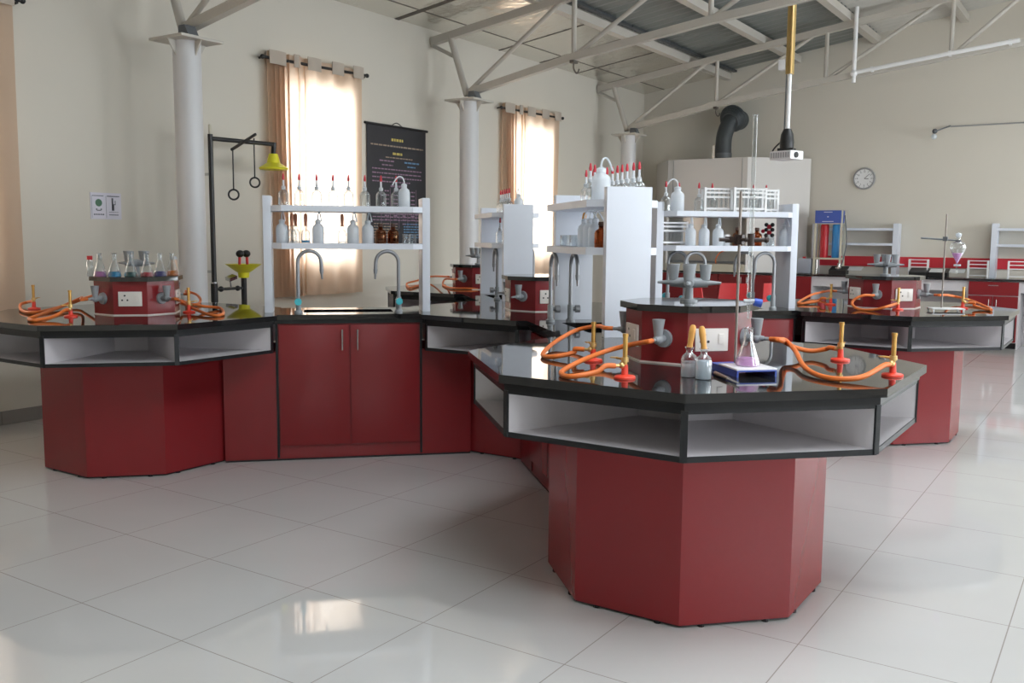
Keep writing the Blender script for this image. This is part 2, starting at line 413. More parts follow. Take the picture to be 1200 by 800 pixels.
# purlins and trusses
def slant_box(b, p0, p1, w, hgt):
    p0, p1 = Vector(p0), Vector(p1); d = p1-p0
    q = d.to_track_quat('X', 'Z').to_matrix().to_4x4()
    b.box((p0+p1)/2, (d.length, w, hgt), rot=q)
def purlin(x, label):
    b = MB(); b.span((x-0.05, YF-0.1, roof(x)-0.10), (x+0.05, YB-0.005, roof(x)+0.0))
    tag(b.build('roof_purlin', 'truss'), label, 'roof beam', 'purlins under the roof sheets')
for x, l in [(-5.46, 'long cream roof purlin at the edge of the silver foil'), (-4.37, 'second long cream purlin in from the foil, under grey roof sheets'),
             (-3.24, 'cream purlin where grey roof sheets meet the paler ones'), (-2.1, 'cream purlin under the pale roof sheets'), (-1.0, 'cream purlin beside the roof ridge')]:
    purlin(x, l)
def truss(y, label, s=1.0):
    t = thing('roof_truss', label, 'roof truss', (0, y, 0), 0, 'steel roof trusses')
    def X(x): return 2*RIDGE-x
    top = lambda x: roof(x)-0.14
    bot = [(-6.35, 3.03), (-5.0, 3.29), (-3.5, 3.49), (-2.0, 3.655), (RIDGE, 3.77)]
    for mir in (0, 1):
        f = X if mir else (lambda x: x)
        b = MB(); slant_box(b, (f(-6.88), 0, top(-6.88)), (RIDGE, 0, top(RIDGE)), 0.07, 0.085); b.build('top_chord', 'truss', t)
        b = MB()
        for (xa, za), (xb, zb) in zip(bot, bot[1:]): slant_box(b, (f(xa), 0, za), (f(xb), 0, zb), 0.07, 0.075)
        b.build('bottom_chord', 'truss', t)
        b = MB(); b.cone((f(-6.38), 0, 3.0), (f(-6.62), 0, top(-6.62)), 0.038); b.build('end_post', 'truss', t)
        b = MB(); b.cone((f(-6.57), 0, 3.45), (f(-6.88), 0, top(-6.88)-.04), 0.022); b.build('knee_brace', 'truss', t)
        prev = (-6.33, 3.06)
        for x, z in bot[1:]:
            b = MB(); b.cone((f(x), 0, z), (f(x), 0, top(x)), 0.026); b.build('web_post', 'truss', t)
            b = MB(); b.cone((f(prev[0]), 0, prev[1]), (f(x-0.12), 0, top(x-0.12)), 0.024); b.build('web_diagonal', 'truss', t)
            prev = (x+0.04, z+0.03)
    return t
TR = [(4.92, 'cream steel roof truss nearest the camera, over the column left of the safety shower'),
      (8.72, 'cream steel roof truss over the column beside the black wall poster'),
      (12.75, 'cream steel roof truss nearest the back wall, in front of the clock')]
for y, l in TR: truss(y, l)
def hook(x, y, z, label):
    b = MB(); b.box((x, y, z+0.0), (0.05, 0.09, 0.03)); b.tube([(x, y, z), (x, y, z-0.06), (x+0.01, y+0.02, z-0.1), (x+0.03, y+0.03, z-0.11), (x+0.05, y+0.03, z-0.07)], 0.009)
    tag(b.build('metal_hook', 'batten'), label, 'hook', 'hooks under the trusses')
hook(-5.0, 8.72, 3.24, 'dark metal hook under the truss over the poster'); hook(-5.0, 12.75, 3.24, 'dark metal hook under the far truss, above the fume duct')
def column(y, label):
    t = thing('steel_column', label, 'column', (-6.35, y, 0), 0, 'round columns along the left wall')
    b = MB(); b.lathe([(0, 0.02), (0.108, 0.02), (0.108, 2.925), (0, 2.925)], seg=40); b.build('shaft', 'column', t)
    b = MB(); b.box((0, 0, 0.01), (0.36, 0.36, 0.02)); b.build('foot_plate', 'column', t)
    b = MB(); b.box((0, 0, 2.935), (0.40, 0.40, 0.02)); b.build('cap_plate', 'truss', t)
    for k in range(4):
        b = MB(); a = k*PI/2; c, s = math.cos(a), math.sin(a)
        b.plate([(c*0.10+s*0.006, s*0.10-c*0.006, 2.925), (c*0.18+s*0.006, s*0.18-c*0.006, 2.925), (c*0.10+s*0.006, s*0.10-c*0.006, 2.80)], 0.012)
        b.build('gusset', 'truss', t)
    b = MB(); b.plate([(0.08, -0.04, 2.945), (0.2, -0.04, 2.945), (0.16, -0.04, 3.02), (0.09, -0.04, 3.02)], 0.1); b.build('truss_shoe', 'greydark', t)
    return t
c0 = column(4.92, 'round grey-white column left of the safety shower')
dup(c0, (-6.35, 8.72, 0), 0, 'round grey-white column right of the black wall poster', 'round columns along the left wall')
dup(c0, (-6.35, 12.75, 0), 0, 'round grey-white column in the far corner beside the fume cupboard', 'round columns along the left wall')

# white conduit fixed to the far truss, projector
t = thing('white_conduit', 'white pipe dropping from the roof and running along the far truss', 'pipe', (0, 12.66, 0))
b = MB(); b.cone((-3.12, 0, 3.42), (-3.12, 0, roof(-3.12)+0.035), 0.026); b.build('drop_pipe', 'trusswhite', t)
b = MB(); b.tube([(-3.12, 0, 3.545), (-2.0, 0, 3.675), (-1.25, 0, 3.755)], 0.026, smooth=0); b.build('run_pipe', 'trusswhite', t)
b = MB(); b.ball((-3.12, 0, 3.535), 0.045); b.build('pipe_joint', 'trusswhite', t)
for x, z in ((-2.9, 3.57), (-2.0, 3.675), (-1.35, 3.74)):
    b = MB(); b.span((x-0.015, -0.02, z-0.03), (x+0.015, 0.06, z+0.03)); b.build('pipe_clip', 'trusswhite', t)

t = thing('ceiling_projector', 'white projector hanging on a long pole below the roof', 'projector', (-2.87, 9.2, 0))
b = MB(); b.span((-0.032, -0.03, 3.0), (0.032, 0.03, roof(-2.87)+0.02)); b.build('timber_drop', 'timber', t)
b = MB(); b.cone((0.02, -0.04, 3.0), (0.02, -0.04, roof(-2.87)+0.02), 0.014); b.build('yellow_pipe', 'brasslight', t)
b = MB(); b.cone((0, 0, 2.36), (0, 0, 3.02), 0.022); b.build('pole', 'trusswhite', t)
b = MB(); b.cone((-0.028, -0.01, 2.38), (-0.026, -0.01, 3.0), 0.006); b.build('cable', 'greydark', t)
b = MB(); b.span((-0.10, -0.05, 3.04), (-0.034, 0.03, 3.14), bevel=0.008); b.build('junction_box', 'projw', t)
b = MB(); b.lathe([(0.066, 2.29), (0.07, 2.35), (0.06, 2.43), (0.036, 2.48), (0.0, 2.49)], seg=24); b.box((0, 0, 2.275), (0.15, 0.11, 0.04)); b.build('mount', 'black', t)
pr_ = MB(); pr_.box((0, 0, 2.225), (0.25, 0.20, 0.085), rot=(0, 0, -0.35), bevel=0.015); pb = pr_.build('projector_body', 'projw', t)
q = Matrix.Rotation(-0.35, 4, 'Z')
b = MB()
for k in range(8): b.box(q @ Vector((-0.10+0.0285*k, 0.1012, 2.225)), (0.018, 0.004, 0.05), rot=(0, 0, -0.35))
for k in range(8): b.box(q @ Vector((-0.10+0.0285*k, -0.1012, 2.225)), (0.018, 0.004, 0.05), rot=(0, 0, -0.35))
b.build('vent', 'socketdark', pb)
b = MB(); b.cone(q @ Vector((0.12, -0.02, 2.225)), q @ Vector((0.136, -0.02, 2.225)), 0.028); b.build('lens', 'black', pb)
b = MB(); b.tube([q @ Vector((-0.12, 0, 2.23)), q @ Vector((-0.19, 0.0, 2.21)), q @ Vector((-0.17, 0.02, 2.30)), (-0.05, 0.03, 2.38)], 0.008); b.build('cable', 'black', t)

# ------------------------------------------------------------------ curtains
def curtain(y0, y1, label, glow=True, seed=1):
    rnd = random.Random(seed)
    t = thing('curtain', label, 'curtain', (XL, 0, 0), 0, 'tan curtains on the left wall')
    b = MB(); b.cone((0.10, y0-0.06, 3.05), (0.10, y1+0.06, 3.08), 0.014)
    for yy in (y0-0.07, y1+0.07): b.ball((0.10, yy, 3.05 if yy < y0 else 3.08), 0.022)
    for yy in (y0-0.02, y1+0.03): b.cone((0.002, yy, 3.055), (0.10, yy, 3.06), 0.01)
    b.build('curtain_rod', 'black', t)
    n = 150; b = MB(); nz = 22
    dense = 0.30   # bunched share on the left
    def path(s):
        # s in 0..1 along the width; the bunched end folds tightly, the rest hangs nearly flat
        yy = y0+(y1-y0)*s
        if s < 0.2: a = 0.045*math.sin(s*2*PI*22); yy += 0.012*math.cos(s*2*PI*22)
        elif 0.30 < s < 0.37: a = 0.05*math.sin((s-0.30)/0.07*2*PI*1.0); yy -= 0.05*math.sin((s-0.30)/0.07*PI*2)
        else: a = 0.022*math.sin(s*2*PI*5.0)
        return a, yy
    rows = []
    for j in range(nz+1):
        z = 0.82+(3.12-0.82)*j/nz; row = []
        low = max(0, (1.3-z))
        for i in range(n+1):
            s = i/n; a, yy = path(s)
            row.append(b.bm.verts.new((0.085+a*(0.8+0.35*(1-j/nz))+0.012*math.sin(s*9+z*1.3), yy+0.012*low*math.sin(s*23), z)))
        rows.append(row)
    for j in range(nz):
        for i in range(n):
            f = b.bm.faces.new((rows[j][i], rows[j][i+1], rows[j+1][i+1], rows[j+1][i]))
    b.build('cloth', 'curtain', t)
    # header with eyelets: pieces pass in front of the rod by turns
    for s0, s1 in ((0.0, 0.16), (0.24, 0.30), (0.38, 0.52), (0.64, 0.77), (0.88, 1.0)):
        b = MB(); n_ = 8; row = []
        for i in range(n_+1):
            f = s0+(s1-s0)*i/n_; row.append((0.120+0.012*math.sin(PI*i/n_), y0+(y1-y0)*f, 0.03*f))
        b.prism([(x, yy) for x, yy, _ in row]+[(x-0.004, yy) for x, yy, _ in row[::-1]], 3.0+0.03*s0, 3.12+0.03*s1); b.build('header_tape', 'curtaintop', t)
    return t
curtain(6.17, 7.45, 'tan curtain glowing over the window beside the safety shower', seed=1)
curtain(10.10, 11.50, 'tan curtain on the farther window, right of the second column', seed=2)
curtain(1.7, 3.79, 'tan curtain at the left edge of the photo', seed=3)

# ------------------------------------------------------------------ wall poster, sign
t = thing('wall_poster', 'black hanging wall chart with yellow and lilac print right of the curtain', 'poster', (XL, 0, 0))
b = MB(); b.span((0.012, 7.60, 1.32), (0.016, 8.60, 2.61)); b.build('sheet', 'posterk', t)
b = MB(); b.cone((0.016, 7.57, 2.615), (0.016, 8.63, 2.615), 0.014); b.cone((0.016, 7.58, 1.315), (0.016, 8.62, 1.315), 0.012); b.build('hanging_rod', 'black', t)
b = MB(); b.tube([(0.012, 8.0, 2.62), (0.01, 8.1, 2.66), (0.012, 8.2, 2.62)], 0.004); b.build('hanging_cord', 'black', t)
ink = [MB() for _ in range(4)]; rnd = random.Random(4)
def words_line(z, y0, y1, hgt, mi, fill=1):
    b = ink[mi]; y = y0
    while y < y1-0.01:
        w = min(0.02+0.05*rnd.random(), y1-y); b.span((0.0162, y, z-hgt/2), (0.0172, y+w, z+hgt/2)); y += w+0.012
words_line(2.47, 8.0, 8.2, 0.028, 0); words_line(2.40, 7.66, 8.55, 0.016, 3); words_line(2.32, 8.02, 8.18, 0.026, 0); words_line(2.275, 7.9, 8.36, 0.012, 3)
words_line(2.235, 7.8, 8.04, 0.015, 1); words_line(2.235, 8.22, 8.48, 0.017, 2); words_line(2.19, 7.84, 8.02, 0.013, 1); words_line(2.19, 8.27, 8.43, 0.014, 2)
for k in range(4): words_line(2.145-0.045*k, 7.68, 8.52-(0.2 if k == 3 else 0), 0.013, 1)
words_line(1.965, 7.98, 8.24, 0.02, 1)
for k in range(9):
    for c in range(4): words_line(1.91-0.045*k, 7.88+0.15*c, 7.95+0.15*c, 0.014, 1)
for c in range(5): ink[1].span((0.0162, 7.82+0.15*c, 1.50), (0.0168, 7.825+0.15*c, 1.94))
for k in range(3): words_line(1.66-0.035*k, 7.68, 8.5, 0.011, 1)
for k in range(6): words_line(1.55-0.03*k, 7.7, 8.1, 0.01, 3); words_line(1.55-0.03*k, 8.2, 8.52, 0.012, 2)
for b, nm, mk in zip(ink, ('yellow_print', 'lilac_print', 'blue_print', 'tan_print'), ('txtyellow', 'txtlilac', 'txtblue', 'txtbrown')): b.build(nm, mk, t)

t = thing('safety_sign', 'small lilac-white sign with two green and grey pictograms on left wall', 'sign', (XL, 0, 0))
b = MB(); b.span((0.001, 4.385, 1.53), (0.006, 4.655, 1.74)); b.build('plate', 'signw', t)
b = MB(); b.mi = 1
b.span((0.006, 4.40, 1.712), (0.0068, 4.50, 1.718)); b.span((0.006, 4.53, 1.71), (0.0068, 4.64, 1.718))
b.span((0.006, 4.519, 1.54), (0.0066, 4.522, 1.715)); b.span((0.006, 4.395, 1.54), (0.0066, 4.397, 1.715))
for k in range(5): b.span((0.006, 4.41+0.019*k, 1.562), (0.0068, 4.424+0.019*k, 1.573)); b.span((0.006, 4.545+0.017*k, 1.562), (0.0068, 4.559+0.017*k, 1.570)); b.span((0.006, 4.545+0.017*k, 1.585), (0.0068, 4.559+0.017*k, 1.589))
b.span((0.006, 4.437, 1.596), (0.0068, 4.475, 1.604)); b.span((0.006, 4.43, 1.602), (0.0068, 4.442, 1.614)); b.span((0.006, 4.47, 1.602), (0.0068, 4.482, 1.614))
b.span((0.006, 4.57, 1.60), (0.0068, 4.585, 1.70)); b.span((0.006, 4.57, 1.645), (0.0068, 4.605, 1.652)); b.span((0.006, 4.598, 1.65), (0.0068, 4.605, 1.68)); b.span((0.006, 4.575, 1.60), (0.0068, 4.592, 1.645))
b.mi = 0; b.cone((0.006, 4.456, 1.66), (0.0068, 4.456, 1.66), 0.03)
b.build('pictograms', ['signgreen', 'signgrey'], t)

# ------------------------------------------------------------------ safety shower with eyewash
t = thing('safety_shower', 'black-pole safety shower and eyewash with yellow bowls by the left wall', 'safety shower', (-6.5, 5.245, 0))
b = MB(); b.cone((0, 0, 0.0), (0, 0, 2.25), 0.021); b.cone((0, 0, 0), (0, 0, 0.02), 0.09); b.cone((0, 0, 0.84), (0, 0, 1.0), 0.029); b.build('pole', 'black', t)
b = MB(); b.cone((0, 0, 2.25), (0, 0, 2.33), 0.014); b.build('pole_stub', 'cream', t)
b = MB(); b.cone((0, 0, 1.0), (0, 0, 1.012), 0.027); b.build('clamp_ring', 'steel', t)
b = MB(); b.cone((0, 0, 2.215), (0, 0.71, 2.225), 0.019); b.cone((0, 0.70, 2.24), (0, 0.69, 2.13), 0.022); b.build('arm', 'black', t)
b = MB(); b.lathe([(0.125, 2.0), (0.13, 2.015), (0.1, 2.035), (0.06, 2.06), (0.05, 2.10), (0.04, 2.14), (0, 2.14)], (0, 0.69, 0), 28); b.lathe([(0, 2.012), (0.125, 2.0)], (0, 0.69, 0), 28); b.build('shower_head', 'yellow', t)
b = MB(); b.cone((0.10, 0.14, 2.13), (-0.05, 0.53, 2.30), 0.014); b.build('valve_lever', 'black', t)
for yy, zt_, zb in ((0.165, 2.14, 1.80), (0.47, 2.26, 1.92)):
    b = MB(); b.cone((0.08 if yy < .3 else 0, yy, zt_), (0.08 if yy < .3 else 0, yy, zb), 0.006); b.torus((0.08 if yy < .3 else 0, yy, zb-0.045), 0.042, 0.008, (1, -0.6, 0)); b.build('pull_rod', 'black', t)
for zz in (1.92, 1.10):
    b = MB(); b.cone((0, 0, zz), (-0.394, 0.0, zz), 0.012); b.build('wall_bracket', 'steel', t)
b = MB(); b.cone((0, 0, 0.95), (0.0, 0.30, 0.95), 0.013); b.ball((0, 0.07, 0.95), 0.025); b.ball((0, 0.25, 0.95), 0.024); b.build('cross_pipe', 'black', t)
b = MB(); b.tube([(0.02, 0.16, 0.96), (0.04, 0.14, 1.03), (0.05, 0.18, 1.06)], 0.006); b.box((0.05, 0.14, 1.045), (0.06, 0.08, 0.03), rot=(0.3, 0.2, 0)); b.build('push_plate', 'steel', t)
b = MB(); b.cone((0, 0.32, 0.0), (0, 0.32, 1.06), 0.024); b.cone((0, 0.32, 0), (0, 0.32, 0.02), 0.1); b.build('eyewash_post', 'black', t)
b = MB(); b.lathe([(0, 1.04), (0.045, 1.04), (0.05, 1.085), (0.075, 1.10), (0.15, 1.155), (0.155, 1.16), (0.14, 1.158), (0.07, 1.108), (0, 1.1)], (0, 0.32, 0), 28); b.build('eyewash_bowl', 'yellow', t)
for s in (-1, 1):
    b = MB(); b.cone((0, 0.32+s*0.045, 1.11), (0, 0.32+s*0.04, 1.22), 0.012); n = b.build('eyewash_nozzle', 'red2', t)
    b = MB(); b.ball((0, 0.32+s*0.035, 1.25), 0.036, 0.9); b.build('nozzle_cap', 'black', n)

# ------------------------------------------------------------------ the laboratory island
HUB = Vector((-3.336, 5.424)); HD = 1.8385; ZT = 0.925
AB, AT, AF, AI = 0.525, 0.858, 0.827, 0.24
CTR = {'H': HUB, 'A': HUB+Vector((-HD, -HD)), 'B': HUB+Vector((HD, -HD)), 'C': HUB+Vector((HD, HD)), 'D': HUB+Vector((-HD, HD))}
ARM = HD*math.sqrt(2)
def octv(a, k):
    th = math.radians(-112.5+45*k); r = a/math.cos(PI/8); return Vector((r*math.cos(th), r*math.sin(th)))
def octagon(a): return [tuple(octv(a, k)) for k in range(8)]
def inset(poly, k): return poly

def pod(faces, name, label, loc, rotz):
    t = thing(name, label, 'laboratory bench', loc, rotz)
    b = MB(); b.prism(octagon(AB), 0.012, 0.697); b.build('base', 'red', t)
    b = MB(); b.prism(octagon(AB-0.006), 0.006, 0.03); b.build('kick_strip', 'edge', t)
    for k in range(8):
        p = octv(AB-0.012, k); q_ = octv(AB-0.012, (k+1) % 8)
        for f in (0.2, 0.8): c = p.lerp(q_, f); b = MB(); b.cone((c.x, c.y, 0), (c.x, c.y, 0.012), 0.014, seg=8); b.build('levelling_foot', 'edge', t)
    b = MB(); e = MB()
    Z0, Z1 = 0.697, 0.868
    ks = set()
    for k in faces:
        o0, o1, i0, i1 = octv(AF, k), octv(AF, (k+1) % 8), octv(AI, k), octv(AI, (k+1) % 8)
        b.prism([tuple(i0), tuple(o0), tuple(o1), tuple(i1)], Z0, Z0+0.016)
        b.prism([tuple(i0), tuple(o0), tuple(o1), tuple(i1)], Z1-0.012, Z1)
        j0, j1 = octv(AI+0.012, k), octv(AI+0.012, (k+1) % 8)
        bk = MB(); bk.prism([tuple(i0), tuple(j0), tuple(j1), tuple(i1)], Z0+0.016, Z1-0.012); bk.build('shelf_back', 'white', t)
        w0, w1 = octv(AF+0.004, k), octv(AF+0.004, (k+1) % 8)
        e.prism([tuple(o0), tuple(w0), tuple(w1), tuple(o1)], Z0-0.002, Z0+0.018)
        e.prism([tuple(o0), tuple(w0), tuple(w1), tuple(o1)], Z1-0.014, Z1)
        ks |= {k, (k+1) % 8}
    b.build('shelf_box', 'white', t)
    e.build('black_edging', 'edge', t)
    for k in sorted(ks):
        i, o = octv(AI, k), octv(AF, k); d = (o-i).normalized(); n = Vector((-d.y, d.x))*0.009
        b = MB(); b.prism([tuple(i-n), tuple(o-n), tuple(o+n), tuple(i+n)], Z0+0.016, Z1-0.012); pt = b.build('partition', 'white', t)
        n2 = Vector((-d.y, d.x))*0.012; o2 = o+d*0.005
        b = MB(); b.prism([tuple(o-d*0.003-n2), tuple(o2-n2), tuple(o2+n2), tuple(o-d*0.003+n2)], Z0, Z1-0.002); b.build('edge_strip', 'edge', pt)
    return t
ALL7 = [k for k in range(8) if k != 3]
podA = pod(ALL7, 'octagonal_lab_bench', 'red octagonal lab bench nearest the left wall, below the coloured flasks', (*CTR['A'], 0), 0)
dup(podA, (*CTR['B'], 0), PI/2, 'large red octagonal lab bench in the foreground', None)
dup(podA, (*CTR['C'], 0), PI, 'red octagonal lab bench at right, below the separating funnel', None)
dup(podA, (*CTR['D'], 0), -PI/2, 'farthest red octagonal lab bench, behind the sink rack by the poster', None)
pod([0, 2, 4, 6], 'octagonal_lab_bench', 'central red octagonal bench unit where the four sink arms meet', (*CTR['H'], 0), 0)

# one continuous black worktop over the five octagons and four arms
HV = 0.29; SU, SV = 0.285, 0.12
b = MB()
def armpts(ang, pts, z0, z1):
    c, s = math.cos(ang), math.sin(ang)
    b.prism([(HUB.x+c*x-s*y, HUB.y+s*x+c*y) for x, y in pts], z0, z1)
for mi, a, hv, z0, z1 in ((0, AT, HV, 0.895, ZT), (1, AT-0.022, HV-0.02, 0.868, 0.895)):
    b.mi = mi
    for n in CTR: b.prism([(CTR[n].x+x, CTR[n].y+y) for x, y in octagon(a)], z0, z1)
    for k in range(4):
        ang = PI/4+k*PI/2; m0, m1 = a, ARM-a; c = ARM/2
        armpts(ang, [(m0, SV), (m1, SV), (m1, hv), (m0, hv)], z0, z1); armpts(ang, [(m0, -hv), (m1, -hv), (m1, -SV), (m0, -SV)], z0, z1)
        armpts(ang, [(m0, -SV), (c-SU, -SV), (c-SU, SV), (m0, SV)], z0, z1); armpts(ang, [(c+SU, -SV), (m1, -SV), (m1, SV), (c+SU, SV)], z0, z1)
tag(b.build('worktop', ['granite', 'lip']), 'polished black granite worktop covering the whole cross-shaped lab island', 'worktop')

# sink units between the octagons (local x along the arm, +-y the two fronts)
def sink_unit():
    t = thing('sink_cabinet', '', 'cabinet')
    L, D = 0.442, 0.25
    b = MB(); b.span((-L, -D, 0.012), (-L+0.02, D, 0.868)); b.span((L-0.02, -D, 0.012), (L, D, 0.868))
    for s in (-1, 1): b.span((-L+0.02, s*(D-0.015), 0.012), (L-0.02, s*D, 0.868))
    b.span((-L+0.02, -D+.015, 0.10), (L-0.02, D-.015, 0.12)); b.build('carcass', 'red', t)
    for s in (-1, 1):
        for q_ in (-1, 1): b = MB(); b.span((q_*L, s*(D-0.02), 0.012), (q_*0.774, s*D, 0.696)); b.build('side_panel', 'red', t)
    b = MB()
    for s in (-1, 1): b.span((-0.77, s*(D-0.012), 0.0), (0.77, s*(D-0.002), 0.014))
    b.build('kick_strip', 'edge', t)
    b = MB()
    for s in (-1, 1):
        for q_ in (-1, 1): b.span((q_*L, s*(D-0.006), 0.02), (q_*(L+0.014), s*(D+0.006), 0.866))
    b.build('black_edging', 'edge', t)
    for s in (-1, 1):
        for q_ in (-1, 1):
            b = MB(); x0, x1 = q_*0.004, q_*(L-0.008)
            b.span((x0, s*D, 0.098), (x1, s*(D+0.018), 0.858), bevel=0.0015); d = b.build('door', 'red', t)
            b = MB(); hx = q_*0.048; y = s*(D+0.04)
            b.cone((hx, y, 0.70), (hx, y, 0.83), 0.0055)
            for z in (0.715, 0.815): b.cone((hx, s*(D+0.016), z), (hx, y, z), 0.004)
            b.build('handle', 'steel', d)
    b = MB(); u, v, zb = SU+0.02, SV+0.02, 0.72; w = 0.012
    b.span((-u, -v, zb), (u, v, zb+w)); b.span((-u, -v, zb), (-u+w, v, 0.868)); b.span((u-w, -v, zb), (u, v, 0.868)); b.span((-u, -v, zb), (u, -v+w, 0.868)); b.span((-u, v-w, zb), (u, v, 0.868))
    b.build('sink_basin', 'greydark', t)
    return t
place_sink = Stock(sink_unit)
def arm_frame(n):
    d = (HUB-CTR[n]).normalized(); return CTR[n]+d*ARM/2, math.atan2(d.y, d.x)
SL = {'A': 'red two-door sink cabinet in front, below the rack beside the bright curtain', 'B': 'red sink cabinet between the foreground bench and the island centre',
      'C': 'red sink cabinet between the island centre and the right-hand bench', 'D': 'red sink cabinet at the far left, behind the island centre'}
for n in 'ABCD':
    c, a = arm_frame(n); place_sink((c.x, c.y, 0), a, SL[n])

# reagent racks over the sinks
def rack():
    t = thing('reagent_rack', '', 'rack')
    for s in (-1, 1):
        b = MB(); b.box((s*0.5, 0, (ZT+1.66)/2), (0.05, 0.23, 1.66-ZT), bevel=0.003); b.build('end_panel', 'shelfwhite', t)
    for z in (1.60, 1.365):
        b = MB(); o, i, x1, x0 = 0.185, 0.115, 0.41, 0.475
        b.prism([(-x0, -i), (-x1, -o), (x1, -o), (x0, -i), (x0, i), (x1, o), (-x1, o), (-x0, i)], z-0.036, z); b.build('shelf', 'shelfwhite', t)
    return t
place_rack = Stock(rack)
RL = {'A': 'white two-shelf reagent rack over the front sink, beside the curtain', 'B': 'white reagent rack seen end on behind the foreground bench',
      'C': 'white reagent rack holding test tube racks, right of centre', 'D': 'small far white reagent rack in front of the second curtain'}
FR = {}
for n in 'ABCD':
    c, a = arm_frame(n); place_rack((c.x, c.y, 0), a, RL[n]); FR[n] = (c, a)
def on_rack(n, x, y, shelf):
    """x along the arm from the outer bench to the hub, y across (+ is the right-hand normal side)"""
    c, a = FR[n]; z = 1.60 if shelf == 2 else 1.365 if shelf == 1 else ZT
    return (c.x+math.cos(a)*x+math.sin(a)*y, c.y+math.sin(a)*x-math.cos(a)*y, z)

# gooseneck taps
def gooseneck(knob='teal'):
    t = thing('gooseneck_tap', '', 'tap')
    b = MB(); b.lathe([(0, 0), (0.026, 0), (0.026, 0.012), (0.017, 0.02), (0.017, 0.10), (0, 0.10)]); b.build('base', 'grey', t)
    b = MB(); pts = [(0, 0, 0.05), (0, 0, 0.28)]+[(0.072-0.072*math.cos(a), 0, 0.32+0.072*math.sin(a)) for a in [PI*k/8 for k in range(9)]]+[(0.146, 0, 0.275)]
    b.tube(pts, 0.0115, 12, 3); b.build('spout', 'pipe', t)
    b = MB(); b.cone((0.146, 0, 0.278), (0.147, 0, 0.25), 0.014, 0.011); b.cone((0.147, 0, 0.25), (0.149, 0, 0.215), 0.008, 0.006); b.build('nozzle', 'pipe', t)
    b = MB(); b.cone((0, 0, 0.075), (0, -0.035, 0.075), 0.012); b.cone((0, -0.03, 0.075), (0, -0.056, 0.075), 0.022); b.build('knob', knob, t)
    return t
place_tap = Stock(gooseneck); place_grey_tap = Stock(lambda: gooseneck('pipe'))
def tap_on(n, x, y, turn, label):
    p = on_rack(n, x, y, 0); o = (place_grey_tap if n in 'BD' else place_tap)((p[0], p[1], ZT), FR[n][1]+turn, label, 'gooseneck taps at the sinks')
    o.scale = (1, -1 if turn else 1, 1)
tap_on('A', -0.315, 0.17, 0, 'left gooseneck tap at the front sink, below the rack by the curtain')
tap_on('A', 0.315, 0.17, PI, 'right gooseneck tap at the front sink, its spout turned left')
tap_on('B', 0.36, -0.17, PI, 'left tall tap behind the panel of the end-on rack'); tap_on('B', 0.36, -0.05, PI, 'second tall tap behind the panel of the end-on rack')
tap_on('C', 0.33, 0.16, PI, 'front tap of the pair behind the grey four-way gas column'); tap_on('C', 0.33, -0.16, PI, 'rear tap of the pair behind the grey four-way gas column')
tap_on('C', -0.33, 0.16, 0, 'front tap of the pair under the right end of the test tube rack shelf'); tap_on('C', -0.33, -0.16, 0, 'rear tap of the pair under the right end of the test tube rack shelf')
tap_on('D', 0.30, -0.17, PI, 'left tap under the small far rack'); tap_on('D', 0.30, 0.12, PI, 'right tap under the small far rack')

